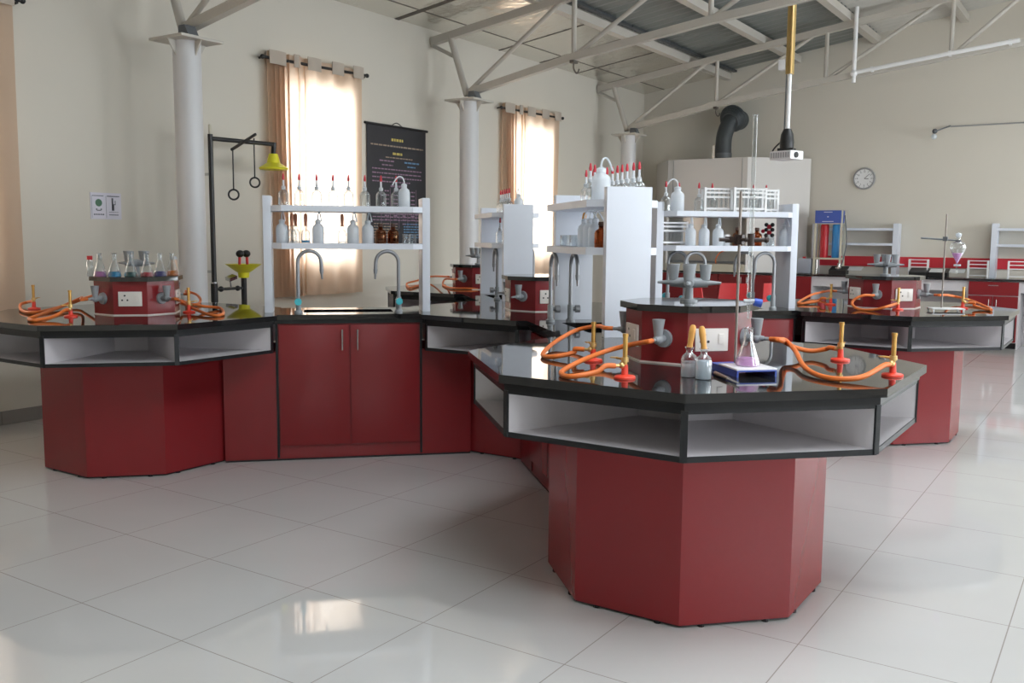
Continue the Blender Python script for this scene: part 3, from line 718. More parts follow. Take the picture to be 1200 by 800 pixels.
# service turrets: red octagonal box, black slab, four gas taps, four socket plates, four-way gas column on top
TA, TH = 0.234, 0.205
def gas_tap(b, base, n):
    """wall tap: flange, body, hose nozzle pointing out along n, upright tapered handle"""
    base = Vector(base); n = Vector(n)
    b.cone(base, base+n*0.014, 0.036, 0.034, 18); b.cone(base+n*0.01, base+n*0.06, 0.016, 0.017)
    b.ball(base+n*0.055, 0.02); b.cone(base+n*0.06, base+n*0.085, 0.013, 0.010); b.cone(base+n*0.08, base+n*0.135, 0.0075, 0.006)
    b.cone(base+n*0.055+Vector((0, 0, 0.01)), base+n*0.055+Vector((0, 0, 0.078)), 0.0155, 0.0245, 16)
def turret_maker(gas_column=True):
    def make():
        t = thing('service_turret', '', 'service turret')
        b = MB(); b.prism(octagon(TA), 0, TH); b.build('housing', 'red', t)
        b = MB(); b.prism(octagon(TA+0.004), 0, 0.006); b.build('base_seal', 'socket', t)
        b = MB(); b.prism(octagon(TA+0.024), TH, TH+0.026); b.build('top_slab', 'granite', t)
        for k in range(4):
            a = k*PI/2; n = Vector((math.cos(a), math.sin(a), 0))
            b = MB(); gas_tap(b, n*TA+Vector((0, 0, 0.1)), n); b.build('gas_tap', 'grey', t)
            a += PI/4; q_ = Matrix.Rotation(a, 4, 'Z')
            b = MB(); b.box(q_ @ Vector((TA+0.005, 0, 0.10)), (0.01, 0.135, 0.088), rot=(0, 0, a), bevel=0.004)
            b.mi = 0; b.box(q_ @ Vector((TA+0.011, 0.038, 0.103)), (0.006, 0.024, 0.04), rot=(0, 0, a), bevel=0.002); s = b.build('socket_plate', 'socket', t)
            b = MB()
            for yy, zz in ((-0.03, 0.12), (-0.045, 0.093), (-0.015, 0.093)): b.cone(q_ @ Vector((TA+0.0095, yy, zz)), q_ @ Vector((TA+0.0108, yy, zz)), 0.0055)
            b.build('socket_hole', 'hole', s)
        if gas_column:
            z0 = TH+0.026
            b = MB(); b.lathe([(0, z0), (0.036, z0), (0.036, z0+0.008), (0.018, z0+0.012), (0.016, z0+0.09), (0, z0+0.09)]); b.ball((0, 0, z0+0.082), 0.03, 0.7); g = b.build('gas_column', 'grey', t)
            for k in range(4):
                a = k*PI/2+0.35; n = Vector((math.cos(a), math.sin(a), 0)); c = Vector((0, 0, z0+0.078))
                b = MB(); b.cone(c+n*0.01, c+n*0.075, 0.022, 0.018); b.cone(c+n*0.075, c+n*0.128, 0.011, 0.005); b.build('gas_outlet', 'grey', g)
                b = MB(); b.cone(c+n*0.064+Vector((0, 0, 0.012)), c+n*0.064+Vector((0, 0, 0.075)), 0.018, 0.0255, 18); b.build('tap_handle', 'grey', g)
        return t
    return make
place_turret = Stock(turret_maker(True))
TL = {'B': 'red service turret on the foreground bench, with a grey four-way gas column', 'A': 'red service turret carrying the coloured flasks on the left bench',
      'C': 'red service turret on the right-hand bench, left of the separating funnel', 'D': 'far red service turret seen left of the small far rack'}
for n in 'BACD': place_turret((*CTR[n], ZT), 0, TL[n])
hub_t = turret_maker(False)(); hub_t.location = (*HUB, ZT); hub_t['label'] = 'red service turret at the island centre, left of the end-on rack'

def spot_y(px, py, y):
    d = FW + RT*((px-600)/FPX) - UP*((py-400)/FPX)
    return CAMLOC + d*(y/d.y)
# ------------------------------------------------------------------ burners and rubber tubing
def burner():
    t = thing('bunsen_burner', '', 'burner')
    b = MB(); b.lathe([(0, 0), (0.038, 0), (0.038, 0.006), (0.035, 0.009), (0.0125, 0.013), (0.0105, 0.048), (0, 0.048)], seg=24); b.build('base', 'burnerred', t)
    b = MB(); b.cone((0, 0, 0.046), (0, 0, 0.15), 0.0085); b.cone((0, 0, 0.146), (0, 0, 0.157), 0.0105); b.build('barrel', 'brass', t)
    b = MB(); b.cone((0, 0, 0.058), (0, 0, 0.074), 0.0135); b.build('air_collar', 'brasslight', t)
    b = MB(); b.cone((0, 0, 0.045), (-0.045, 0, 0.045), 0.006); b.ball((-0.012, 0, 0.046), 0.012); b.build('gas_inlet', 'brasslight', t)
    b = MB(); b.cone((0, 0, 0.066), (-0.025, 0.026, 0.07), 0.004); b.box((-0.03, 0.03, 0.071), (0.02, 0.02, 0.004), rot=(0, 0, 0.8)); b.build('air_valve', 'brass', t)
    return t
place_burner = Stock(burner)
HR = 0.0095
def tip(n, k):
    a = k*PI/2; nn = Vector((math.cos(a), math.sin(a), 0)); c = Vector((*CTR[n], ZT+0.1)); return c+nn*(TA+0.11), c+nn*(TA+0.15)
def burner_and_hose(n, k, bpx, path, blabel, hlabel, start=None):
    bp = spot(bpx[0], bpx[1], ZT)
    pts = []
    if start is None:
        a, a2 = tip(n, k); pts += [a, a2]
    else: pts += list(start)
    pts += [spot_y(x, y, -z) if z < 0 else spot(x, y, z) for x, y, z in path]
    last = pts[-1]; d = Vector((last.x-bp.x, last.y-bp.y, 0)); d.normalize()
    ang = math.atan2(d.y, d.x)-PI
    place_burner((bp.x, bp.y, ZT), ang, blabel, 'bunsen burners on the island')
    inlet = Vector((bp.x, bp.y, ZT+0.045))+d*0.045
    pts += [inlet+d*0.03, inlet-d*0.008]
    b = MB(); b.tube(pts, HR, 10, 8)
    tag(b.build('rubber_tubing', 'hose'), hlabel, 'rubber hose', 'orange gas hoses on the island')
lo = ZT+0.0105
burner_and_hose('B', 2, (695, 423), [(700, 382, 1.015), (675, 387, .985), (650, 401, .95), (636, 415, lo), (648, 418, lo+.002), (672, 413, .955)],
    'bunsen burner at the back left of the foreground bench', 'orange hose looping to the back left burner of the foreground bench')
burner_and_hose('B', 3, (732, 443), [(738, 404, 1.0), (708, 412, .97), (678, 424, lo+.014), (658, 436, lo), (668, 441, lo), (698, 436, .95)],
    'bunsen burner at the front left of the foreground bench', 'orange hose looping to the front left burner of the foreground bench')
burner_and_hose('B', 0, (1045.8, 440.5), [(921, 399, .99), (932, 411, .965), (942, 429, .945), (960, 440, lo), (985, 444, lo), (1012, 441, .945)],
    'bunsen burner on the right corner of the foreground bench', 'long orange hose curving to the right corner burner of the foreground bench')
burner_and_hose('B', 1, (984.6, 422.5), [(918, 400, .985), (932, 407, .965), (950, 411, .95), (967, 409, .96)],
    'bunsen burner at the back right of the foreground bench', 'short orange hose running to the back right burner of the foreground bench', start=[tip('B', 0)[0]+Vector((0, 0.018, -0.004)), tip('B', 0)[1]+Vector((0, 0.022, -0.006))])
burner_and_hose('A', 3, (83, 371), [(95, 349, .985), (70, 360, .95), (46, 369, lo+.01), (34, 373.5, lo), (40, 375, lo), (62, 371, .945)],
    'bunsen burner on the left bench, nearer the red turret', 'orange hose looping to the left bench burner nearer the turret')
burner_and_hose('A', 2, (40, 362), [(90, 353, .955), (65, 361, .94), (40, 366, lo), (26, 364, lo), (24, 357, lo+.01), (32, 354, .955)],
    'bunsen burner at the far left of the left bench', 'orange hose looping to the far left burner', start=[tip('A', 2)[0], tip('A', 2)[1], spot(100, 349, .98)])
burner_and_hose('A', 0, (221.5, 366), [(212, 354, .975), (228, 362, .95), (247, 369, lo), (261, 368, lo), (258, 361, lo), (240, 359, .95)],
    'bunsen burner right of the left bench turret', 'orange hose looping right of the left bench turret')
b = MB(); b.tube([tip('A', 1)[0], tip('A', 1)[1]]+[spot(x, y, z) for x, y, z in [(218, 341, .98), (230, 345, .95), (235, 352, lo+.01), (228, 357, lo), (212, 352, lo)]], HR, 10, 8)
tag(b.build('rubber_tubing', 'hose'), 'short orange hose curling behind the left bench turret', 'rubber hose', 'orange gas hoses on the island')
burner_and_hose('C', 2, (973.4, 357), [(970, 341, .98), (952, 345, .95), (936, 354, lo), (940, 355.5, lo), (958, 353, .945)],
    'bunsen burner left of the right-hand bench turret', 'orange hose looping left of the right-hand bench turret')
burner_and_hose('C', 3, (1052, 363), [(1012, 346, -6.82), (1001, 351, -6.80), (999, 357, -6.78), (1008, 362.5, -6.75), (1026, 362.5, -6.72), (1040, 359, -6.72)],
    'bunsen burner in front of the right-hand bench turret', 'orange hose looping in front of the right-hand bench turret')
burner_and_hose('C', 0, (1128, 361.5), [(1112, 346, .98), (1135, 351, .955), (1155, 359, lo), (1162, 363, lo), (1154, 362, lo), (1142, 358, .95)],
    'bunsen burner right of the retort stand on the right-hand bench', 'orange hose looping at the right end of the right-hand bench')
b = MB(); b.tube([tip('D', 2)[0], tip('D', 2)[1]]+[spot(x, y, z) for x, y, z in [(505, 324, .97), (488, 329, lo+.01), (477, 332, lo), (480, 337, lo), (492, 334, lo)]], HR, 10, 8)
tag(b.build('rubber_tubing', 'hose'), 'orange hose left of the far turret, seen past the front rack', 'rubber hose', 'orange gas hoses on the island')
b = MB(); b.tube([tip('D', 3)[0], tip('D', 3)[1]]+[spot(x, y, z) for x, y, z in [(522, 327, .96), (519, 333, lo), (527, 337, lo), (545, 338, lo), (560, 338, lo)]], HR, 10, 8)
tag(b.build('rubber_tubing', 'hose'), 'orange hose looping in front of the far turret', 'rubber hose', 'orange gas hoses on the island')

# ------------------------------------------------------------------ glassware and bottles
def drop_bottle():
    t = thing('dropper_bottle', '', 'bottle')
    b = MB(); b.lathe([(0, 0), (0.03, 0), (0.033, 0.004), (0.033, 0.072), (0.028, 0.086), (0.013, 0.1), (0.012, 0.118), (0, 0.119)]); b.build('glass_body', 'glassw', t)
    b = MB(); b.lathe([(0.0125, 0.1), (0.014, 0.118), (0.007, 0.125), (0.0055, 0.165), (0, 0.166)], seg=12); b.build('dropper_neck', 'plastic', t)
    b = MB(); b.lathe([(0.0065, 0.160), (0.0085, 0.172), (0.006, 0.188), (0.0035, 0.2), (0, 0.2)], seg=12); b.build('rubber_tip', 'redtip', t)
    return t
place_drop = Stock(drop_bottle)
def wash_bottle():
    t = thing('wash_bottle', '', 'bottle')
    b = MB(); b.lathe([(0, 0), (0.034, 0), (0.037, 0.005), (0.037, 0.092), (0.033, 0.108), (0.017, 0.122), (0.015, 0.13), (0, 0.13)]); b.build('bottle_body', 'plastic', t)
    b = MB(); b.lathe([(0.018, 0.124), (0.019, 0.143), (0.008, 0.150), (0, 0.150)]); b.build('screw_cap', 'plastic', t)
    b = MB(); b.tube([(0, 0, 0.145), (0, 0, 0.165), (-0.012, 0, 0.188), (-0.035, 0, 0.192), (-0.055, 0, 0.172), (-0.075, 0, 0.138)], 0.0042, 8); b.build('bent_spout', 'plastic', t)
    return t
place_wash = Stock(wash_bottle)
def teat_bottle(liquid, teat):
    def make():
        t = thing('dropper_bottle', '', 'bottle')
        b = MB(); b.lathe([(0, 0), (0.021, 0), (0.0225, 0.003), (0.0225, 0.05), (0.019, 0.06), (0.0095, 0.069), (0.0085, 0.075), (0.0125, 0.083), (0.0125, 0.085), (0, 0.085)]); b.build('glass_body', 'glassw', t)
        b = MB(); b.lathe([(0, 0.003), (0.0205, 0.003), (0.0205, liquid[1]), (0, liquid[1])]); b.build('liquid', liquid[0], t)
        b = MB(); b.lathe([(0, 0.083), (0.0085, 0.084), (0.0075, 0.095), (0.0095, 0.125), (0.0085, 0.14), (0.005, 0.146), (0, 0.147)], (0, 0, 0), 14, Matrix.Translation((0, 0, 0.083)) @ Matrix.Rotation(0.14, 4, 'Y') @ Matrix.Translation((0, 0, -0.083))); b.build('rubber_teat', teat, t)
        t.scale = (1.28, 1.28, 1.28)
        return t
    return make
place_teat = Stock(teat_bottle(('water', 0.045), 'teat'))
def amber_bottle():
    t = thing('reagent_bottle', '', 'bottle')
    b = MB(); b.lathe([(0, 0), (0.033, 0), (0.035, 0.004), (0.035, 0.07), (0.03, 0.083), (0.015, 0.093), (0.014, 0.102), (0.017, 0.106), (0, 0.106)]); b.build('glass_body', 'amber', t)
    b = MB(); b.lathe([(0.012, 0.098), (0.013, 0.108), (0.017, 0.113), (0.015, 0.128), (0, 0.128)]); b.build('stopper', 'cork', t)
    return t
place_amber = Stock(amber_bottle)
def beaker():
    t = thing('beaker', '', 'beaker')
    b = MB(); b.lathe([(0, 0), (0.024, 0), (0.026, 0.003), (0.026, 0.058), (0.028, 0.062), (0.026, 0.062), (0.0245, 0.058), (0.0245, 0.004), (0, 0.003)]); b.build('glass_wall', 'glassw', t)
    b = MB(); b.tube([(0.0265, -0.006, 0.0605), (0.033, 0, 0.0625), (0.0265, 0.006, 0.0605)], 0.0012, 6, 3); b.build('pouring_lip', 'glassw', t)
    return t
place_beaker = Stock(beaker)
def flask(liq, h0):
    def make():
        t = thing('conical_flask', '', 'flask')
        b = MB(); b.lathe([(0, 0), (0.036, 0), (0.039, 0.005), (0.037, 0.018), (0.014, 0.088), (0.0135, 0.122), (0.017, 0.127), (0.0155, 0.127), (0.0125, 0.122), (0.0128, 0.088)], seg=24); b.build('glass_body', 'glassw', t)
        r = 0.0375-(h0-0.018)*0.32 if h0 > 0.018 else 0.037
        b = MB(); b.lathe([(0, 0.002), (0.035, 0.002), (0.0378, 0.006), (0.036, 0.018), (r-0.0015, h0), (0, h0)], seg=24); b.build('liquid', liq, t)
        return t
    return make
def tube_rack():
    t = thing('test_tube_rack', '', 'rack')
    for s in (-1, 1):
        b = MB(); b.span((s*0.115-0.008, -0.03, 0), (s*0.115+0.008, 0.03, 0.012))
        for yy in (-0.026, 0.026): b.span((s*0.115-0.008, yy-0.006, 0), (s*0.115+0.008, yy+0.006, 0.165))
        b.span((s*0.115-0.008, -0.03, 0.155), (s*0.115+0.008, 0.03, 0.165)); b.build('end_frame', 'trusswhite', t)
    for z in (0.02, 0.10, 0.13, 0.155):
        b = MB()
        for yy in (-0.026, 0.026): b.span((-0.108, yy-0.006, z-0.006), (0.108, yy+0.006, z+0.006))
        b.build('rail', 'trusswhite', t)
    for i in range(6):
        for yy in (-0.01, 0.01):
            b = MB(); b.lathe([(0, 0.026), (0.006, 0.03), (0.0078, 0.038), (0.0078, 0.15), (0.009, 0.152)], (-0.085+0.034*i, yy, 0), 10); b.build('test_tube', 'glassw', t)
    return t
place_tubes = Stock(tube_rack)

# front rack (A)
def ax(px): return -0.5+(px-314)/185.0
ORD = ['first', 'second', 'third', 'fourth', 'fifth', 'sixth', 'seventh', 'eighth', 'ninth', 'tenth']
for i, px in enumerate([333, 351, 371, 390, 408, 427, 446, 464]):
    place_drop(on_rack('A', ax(px), 0.07, 2), 0.3*i, ORD[i]+' clear red-tipped bottle from the left on the front rack top shelf' if i < 7 else 'clear red-tipped bottle half hidden by the wash bottle on front rack', 'red-tipped bottles on the front rack')
AN = FR['A'][1]
place_wash(on_rack('A', ax(473), 0.10, 2), AN, 'white wash bottle with bent spout on the front rack top shelf')
for px, l in ((330.5, 'milky wash bottle at the left end of the front rack lower shelf'), (372, 'milky wash bottle right of the blue dropper bottle'),
              (412.5, 'milky wash bottle right of the single clear dropper bottle'), (430, 'milky wash bottle beside the amber bottles on the front rack')):
    place_wash(on_rack('A', ax(px), 0.08, 1), AN+PI/2+0.3, l, 'milky bottles on the front rack')
for px, y, l in ((342, 0.10, 'clear dropper bottle with brown teat, left of a twin on front rack'), (346, 0.04, 'clear dropper bottle just behind its twin on the front rack'), (400, 0.09, 'lone clear dropper bottle with leaning brown teat on front rack')):
    if px == 342: stock_brown = Stock(teat_bottle(('water', 0.01), 'teatbrown'))
    stock_brown(on_rack('A', ax(px), y, 1), 2.4 if px != 342 else -0.6, l)
Stock(teat_bottle(('blue', 0.014), 'teatbrown'))(on_rack('A', ax(357.5), 0.08, 1), 2.2, 'dropper bottle with a little blue liquid and brown teat')
place_amber(on_rack('A', ax(445), 0.08, 1), 0, 'left amber bottle on the front rack'); place_amber(on_rack('A', ax(460), 0.08, 1), 0.5, 'right amber bottle on the front rack')
place_beaker(on_rack('A', ax(476), 0.09, 1), 0, 'small clear beaker right of the amber bottles'); place_beaker(on_rack('A', ax(484), 0.03, 1), 0.6, 'small clear beaker against the right panel of front rack')

# end-on rack (B)
for i in range(10):
    place_drop(on_rack('B', (-0.30, -0.23, -0.16, -0.09, -0.02, 0.05, 0.12, 0.19, 0.27, 0.35)[i], (0.124, 0.117, 0.105, 0.101, 0.098, 0.092, 0.083, 0.064, 0.05, 0.03)[i], 2), 0.2*i, 'red-tipped bottle on the end-on rack, %s from the right' % ORD[i], 'red-tipped bottles on the end-on rack')
bw = place_wash(on_rack('B', -0.29, -0.075, 2), FR['B'][1]+2.2, 'large white wash bottle at the near left of the end-on rack'); bw.scale = (1.3, 1.3, 1.12)
for i, (x, y) in enumerate(((-0.13, -0.085), (-0.04, -0.035))):
    place_drop(on_rack('B', x, y, 2), 0, 'red-tipped bottle left of the wash bottle, %s one on the end-on rack' % ('nearer', 'farther')[i], 'red-tipped bottles on the end-on rack')
place_amber(on_rack('B', -0.36, -0.09, 1), 0, 'amber stoppered bottle half hidden by the end-on panel')
place_beaker(on_rack('B', 0.05, -0.12, 1), 0, 'clear beaker at the left of the end-on rack lower shelf')
place_beaker(on_rack('B', 0.25, -0.12, 1), 0, 'clear beaker farthest back on the end-on rack lower shelf')
place_teat(on_rack('B', 0.16, -0.04, 1), 0.4, 'dropper bottle with tan teat on the end-on rack lower shelf')
for i in range(3): place_wash(on_rack('B', -0.22+0.10*i, -0.08, 1), FR['B'][1]+PI/2, 'white wash bottle on the end-on rack lower shelf, %s from the panel' % ORD[i], 'wash bottles on the end-on rack')

# right rack (C): local x runs from the right-hand bench (right) to the hub (left)
def cx(px): return -0.5+(921-px)/150.0
CN = FR['C'][1]
bw = place_wash(on_rack('C', cx(792), -0.06, 2), CN+PI, 'big white wash bottle at the left end of the right rack top shelf'); bw.scale = (1.25, 1.25, 1.12)
for i, (px, y) in enumerate([(777, -0.10), (800, 0.05), (818, -0.02), (834, 0.0), (887, 0.09), (902, 0.09)]):
    place_drop(on_rack('C', cx(px), y, 2), 0, ('red-tipped bottle hidden behind the big wash bottle', 'red-tipped bottle just right of the big wash bottle', 'red-tipped bottle alone left of the test tube racks', 'red-tipped bottle behind the left test tube rack', 'red-tipped bottle behind the right test tube rack', 'red-tipped bottle at the right end of the right rack')[i], 'red-tipped bottles on the right rack')
place_tubes(on_rack('C', cx(838), -0.06, 2), CN, 'white test tube rack at the left of three on the right rack')
place_tubes(on_rack('C', cx(866), -0.13, 2), CN, 'white test tube rack in the middle, nearest of three')
place_tubes(on_rack('C', cx(892), 0.03, 2), CN, 'white test tube rack at the right of three on the right rack')
for px, l in ((805, 'left of three white wash bottles on the right rack'), (820, 'middle of three white wash bottles on the right rack'), (835.5, 'right of three white wash bottles on the right rack')):
    place_wash(on_rack('C', cx(px), -0.10, 1), CN-PI/2-0.2, l, 'three wash bottles on the right rack')
place_wash(on_rack('C', cx(916), -0.02, 1), CN-PI/2, 'milky wash bottle at the right end of the right rack lower shelf')
place_amber(on_rack('C', cx(860), -0.06, 1), 0, 'amber bottle behind the burette clamp, left one'); place_amber(on_rack('C', cx(882), -0.06, 1), 0, 'amber bottle behind the burette clamp, right one')
place_beaker(on_rack('C', cx(893), -0.12, 1), 0, 'small beaker right of the amber bottles on the right rack')
b = MB(); b.lathe([(0, 0), (0.032, 0), (0.032, 0.05), (0.026, 0.06), (0, 0.06)]); j = tag(b.build('plastic_jar', 'plastic'), 'squat milky jar left of the amber bottles on the right rack', 'jar'); j.location = on_rack('C', cx(849), -0.03, 1)
b = MB(); b.lathe([(0.027, 0.06), (0.029, 0.062), (0.029, 0.078), (0, 0.078)]); b.build('jar_lid', 'trusswhite', j)
t = thing('molecular_model', 'small model of coloured balls on a white foot, right rack lower shelf', 'model', on_rack('C', cx(902), 0.02, 1))
b = MB(); b.span((-0.03, -0.03, 0), (0.03, 0.03, 0.045), bevel=0.004); b.cone((0, 0, 0.045), (0, 0, 0.13), 0.01); b.build('stand', 'trusswhite', t)
b = MB()
for z in (0.075, 0.115, 0.15):
    for s in (-1, 1): b.ball((s*0.022, 0, z), 0.015)
b.build('black_ball', 'black', t)
b = MB(); b.ball((0, 0, 0.095), 0.017); b.ball((0, 0, 0.135), 0.017); b.ball((-0.045, 0, 0.105), 0.014); b.build('red_ball', 'redl', t)
place_tubes(on_rack('C', cx(784)-0.03, -0.02, 1), CN+0.3, 'test tube rack half hidden at the left of the right rack lower shelf')

# far rack (D)
for i in range(5): place_drop(on_rack('D', 0.16-0.09*i, 0.0, 2), 0, 'red-tipped bottle on the far rack, %s from the left' % ORD[i], 'red-tipped bottles on the far rack')
place_wash(on_rack('D', 0.24, -0.06, 2), FR['D'][1], 'wash bottle on the small far rack top shelf')
stock_brown(on_rack('D', 0.1, -0.08, 1), 0.5, 'small dropper bottle on the far rack lower shelf, left one'); stock_brown(on_rack('D', 0.2, -0.06, 1), 0.9, 'small dropper bottle on the far rack lower shelf, right one')
place_drop(on_rack('D', 0.2, 0.08, 1), 0, 'red-tipped bottle on the far rack lower shelf', 'red-tipped bottles on the far rack')

# coloured flasks on the left turret
zt2 = ZT+TH+0.026
ca = Vector((*CTR['A'], zt2)); vd = Vector((-ca.x, -ca.y, 0)).normalized(); side = Vector((-vd.y, vd.x, 0))
for i, (px, liq, h0, l) in enumerate([(121, 'magenta', 0.028, 'flask with pale magenta liquid on the left turret'), (136.5, 'blue', 0.028, 'flask with bright blue liquid on the left turret'),
        (154, 'green', 0.026, 'flask with dark green liquid on the left turret'), (171.5, 'redl', 0.024, 'flask with red liquid on the left turret'),
        (186, 'navy', 0.028, 'flask with violet-blue liquid on the left turret'), (200, 'orangel', 0.03, 'flask with orange liquid on the left turret')]):
    f = flask(liq, h0)(); k = (px-160.5)/193.0; fw = (0.155, 0.19, 0.20, 0.195, 0.17, 0.12)[i]
    f.location = ca+side*k+vd*fw; f['label'] = l; f['group'] = 'flasks on the left turret'; f.scale = (1.0, 1.0, 1.12)
f = thing('plastic_bottle', 'slim clear bottle with red cap, left of the coloured flasks', 'bottle', ca-side*(-0.0)+side*((109.5-160.5)/193.0)+vd*0.05)
b = MB(); b.lathe([(0, 0), (0.018, 0), (0.02, 0.004), (0.02, 0.085), (0.014, 0.098), (0.013, 0.103), (0, 0.103)]); b.build('bottle_body', 'glassw', f)
b = MB(); b.lathe([(0.015, 0.1), (0.016, 0.102), (0.016, 0.124), (0, 0.124)]); b.build('screw_cap', 'red2', f)
f = thing('plastic_bottle', 'pale labelled bottle behind the orange flask on the left turret', 'bottle', ca+side*((203-160.5)/193.0)+vd*0.02)
b = MB(); b.lathe([(0, 0), (0.017, 0), (0.019, 0.004), (0.019, 0.11), (0.012, 0.12), (0, 0.12)]); b.build('bottle_body', 'plastic', f)
b = MB(); b.lathe([(0.0195, 0.03), (0.0195, 0.1)]); b.build('paper_label', 'labelw', f)

# things on the foreground bench
place_teat(spot(807, 442, ZT), 0.5, 'clear dropper bottle with orange teat, left of the milky one')
Stock(teat_bottle(('milkywater', 0.052), 'teat'))(spot(824, 444.5, ZT), -2.4, 'milky dropper bottle with orange teat on the foreground bench')
TOPZ = 0.031
tc = [spot(x, y, ZT+TOPZ) for x, y in ((841, 425), (865, 433), (909, 430.5), (889, 425))]
fp = sum(tc, Vector())/4; fp.z = ZT
rz = math.radians(135); front = fp+Vector((math.cos(rz-PI), math.sin(rz-PI), 0))*0.078; axis_ = Vector((math.cos(rz), math.sin(rz), 0)); sp = front+axis_*0.18
t = thing('retort_stand', 'retort stand with blue base and thin rod on the foreground bench', 'stand', sp, 0)
q = Matrix.Rotation(rz, 4, 'Z')
b = MB(); b.box(q @ Vector((-0.062, 0, 0.022)), (0.236, 0.152, 0.005), rot=(0, 0, rz))
for s_ in (-1, 1): b.box(q @ Vector((-0.062, s_*0.073, 0.0098)), (0.236, 0.006, 0.0196), rot=(0, 0, rz))
b.build('base', 'bluebase', t)
b = MB(); b.cone((0, 0, 0.02), (0, 0, 0.66), 0.0052); b.build('rod', 'rod', t)
b = MB(); zc = 1.41-ZT
nx = Vector((math.cos(0.6), math.sin(0.6), 0))
lat = Vector((RT.x, RT.y, 0)).normalized()
bur = Vector((fp.x-0.004, fp.y+0.002, 0))-Vector((sp.x, sp.y, 0))
b.cone(Vector((0, 0, zc))-lat*0.075, Vector((0, 0, zc))+lat*0.10, 0.007); b.box((0, 0, zc), (0.03, 0.03, 0.035)); b.cone(Vector((0, 0, zc)), bur+Vector((0, 0, zc)), 0.006)
b.box(Vector((0, 0, zc))-lat*0.03, (0.04, 0.02, 0.022)); b.cone(bur+Vector((0, 0, zc-0.022)), bur+Vector((0, 0, zc+0.022)), 0.013)
b.cone(bur+Vector((0, 0, zc))-lat*0.02, bur+Vector((0, 0, zc))+lat*0.05, 0.008); b.ball(bur+Vector((0, 0, zc))+lat*0.055, 0.011)
b.build('burette_clamp', 'clamp', t)
t2 = thing('burette', 'long clear glass burette with blue stopcock over the pink flask', 'burette', (sp.x+bur.x, sp.y+bur.y, 0))
b = MB(); b.lathe([(0.0075, 1.195), (0.0078, 1.22), (0.0078, 1.845), (0.010, 1.85)], seg=14); b.lathe([(0.003, 1.125), (0.0045, 1.16), (0.0075, 1.195)], seg=14); b.build('glass_tube', 'glassw', t2)
b = MB(); b.cone(Vector((0, 0, 1.19))-lat*0.018, Vector((0, 0, 1.19))+lat*0.02, 0.008); b.build('stopcock_body', 'plastic', t2)
b = MB(); b.cone(Vector((0, 0, 1.188))+lat*0.018, Vector((0, 0, 1.182))+lat*0.045, 0.014, 0.016); b.build('stopcock_key', 'bluebase', t2)
b = MB(); b.box((0, 0, 0.003), (0.155, 0.155, 0.006), rot=(0, 0, rz), bevel=0.001)
o = tag(b.build('glazed_tile', 'tile'), 'white glazed tile under the pink flask', 'tile'); o.location = (fp.x, fp.y, ZT+0.0247)
f = flask('pink', 0.026)(); f.location = (fp.x, fp.y, ZT+0.0308); f.scale = (1.12, 1.12, 1.1); f['label'] = 'conical flask with pink liquid on a white tile, foreground bench'
t = thing('glass_dropper', 'thin brown-handled dropper lying beside the blue stand base', 'dropper')
pa, pb_ = spot(838, 437, ZT+0.008), spot(866, 449, ZT+0.008)
b = MB(); b.cone(pa, pa.lerp(pb_, 0.55), 0.0075, 0.006); b.build('handle', 'woodstick', t)
b = MB(); b.cone(pa.lerp(pb_, 0.55), pb_, 0.005, 0.003); b.build('glass_tip', 'glassw', t)

# separating funnel on the right-hand bench
sp2 = spot(1103, 364, ZT)
t = thing('retort_stand', 'retort stand with white base and thin rod on the right-hand bench', 'stand', sp2)
b = MB(); b.box((0.03, -0.01, 0.018), (0.22, 0.12, 0.008), rot=(0, 0, 0.5), bevel=0.001)
q = Matrix.Rotation(0.5, 4, 'Z')
for s in (-1, 1):
    for s2 in (-1, 1): b.cone(Vector((0.03, -0.01, 0))+q @ Vector((s*0.1, s2*0.05, 0)), Vector((0.03, -0.01, 0.015))+q @ Vector((s*0.1, s2*0.05, 0)), 0.007)
b.build('base', 'trusswhite', t)
b = MB(); b.cone((0, 0, 0.02), (0, 0, 0.67), 0.0055); b.build('rod', 'rod', t)
fo = lat*0.09
b = MB(); b.cone(Vector((0, 0, 0.505))-lat*0.17, Vector((0, 0, 0.49))+fo*0.8, 0.006); b.box((0, 0, 0.5), (0.03, 0.03, 0.03)); b.torus(fo+Vector((0, 0, 0.488)), 0.017, 0.005, (0, 0, 1)); b.build('clamp_arm', 'greydark', t)
t = thing('separating_funnel', 'glass separating funnel holding pink liquid on the right-hand bench', 'funnel', sp2+fo+Vector((0, 0, 0.26)))
b = MB(); b.lathe([(0.004, 0), (0.005, 0.05), (0.006, 0.075), (0.02, 0.105), (0.05, 0.165), (0.053, 0.185), (0.046, 0.21), (0.014, 0.225), (0.012, 0.24), (0.016, 0.258)], seg=22); b.build('glass_body', 'glassw', t)
b = MB(); b.lathe([(0, 0.07), (0.006, 0.078), (0.019, 0.106), (0.037, 0.142), (0, 0.142)], seg=22); b.build('liquid', 'pink', t)
b = MB(); b.cone((-0.02, 0, 0.058), (0.025, 0, 0.058), 0.007); b.build('stopcock', 'plastic', t)
b = MB(); b.lathe([(0.012, 0.25), (0.018, 0.26), (0.02, 0.275), (0, 0.285)]); b.build('stopper', 'plastic', t)

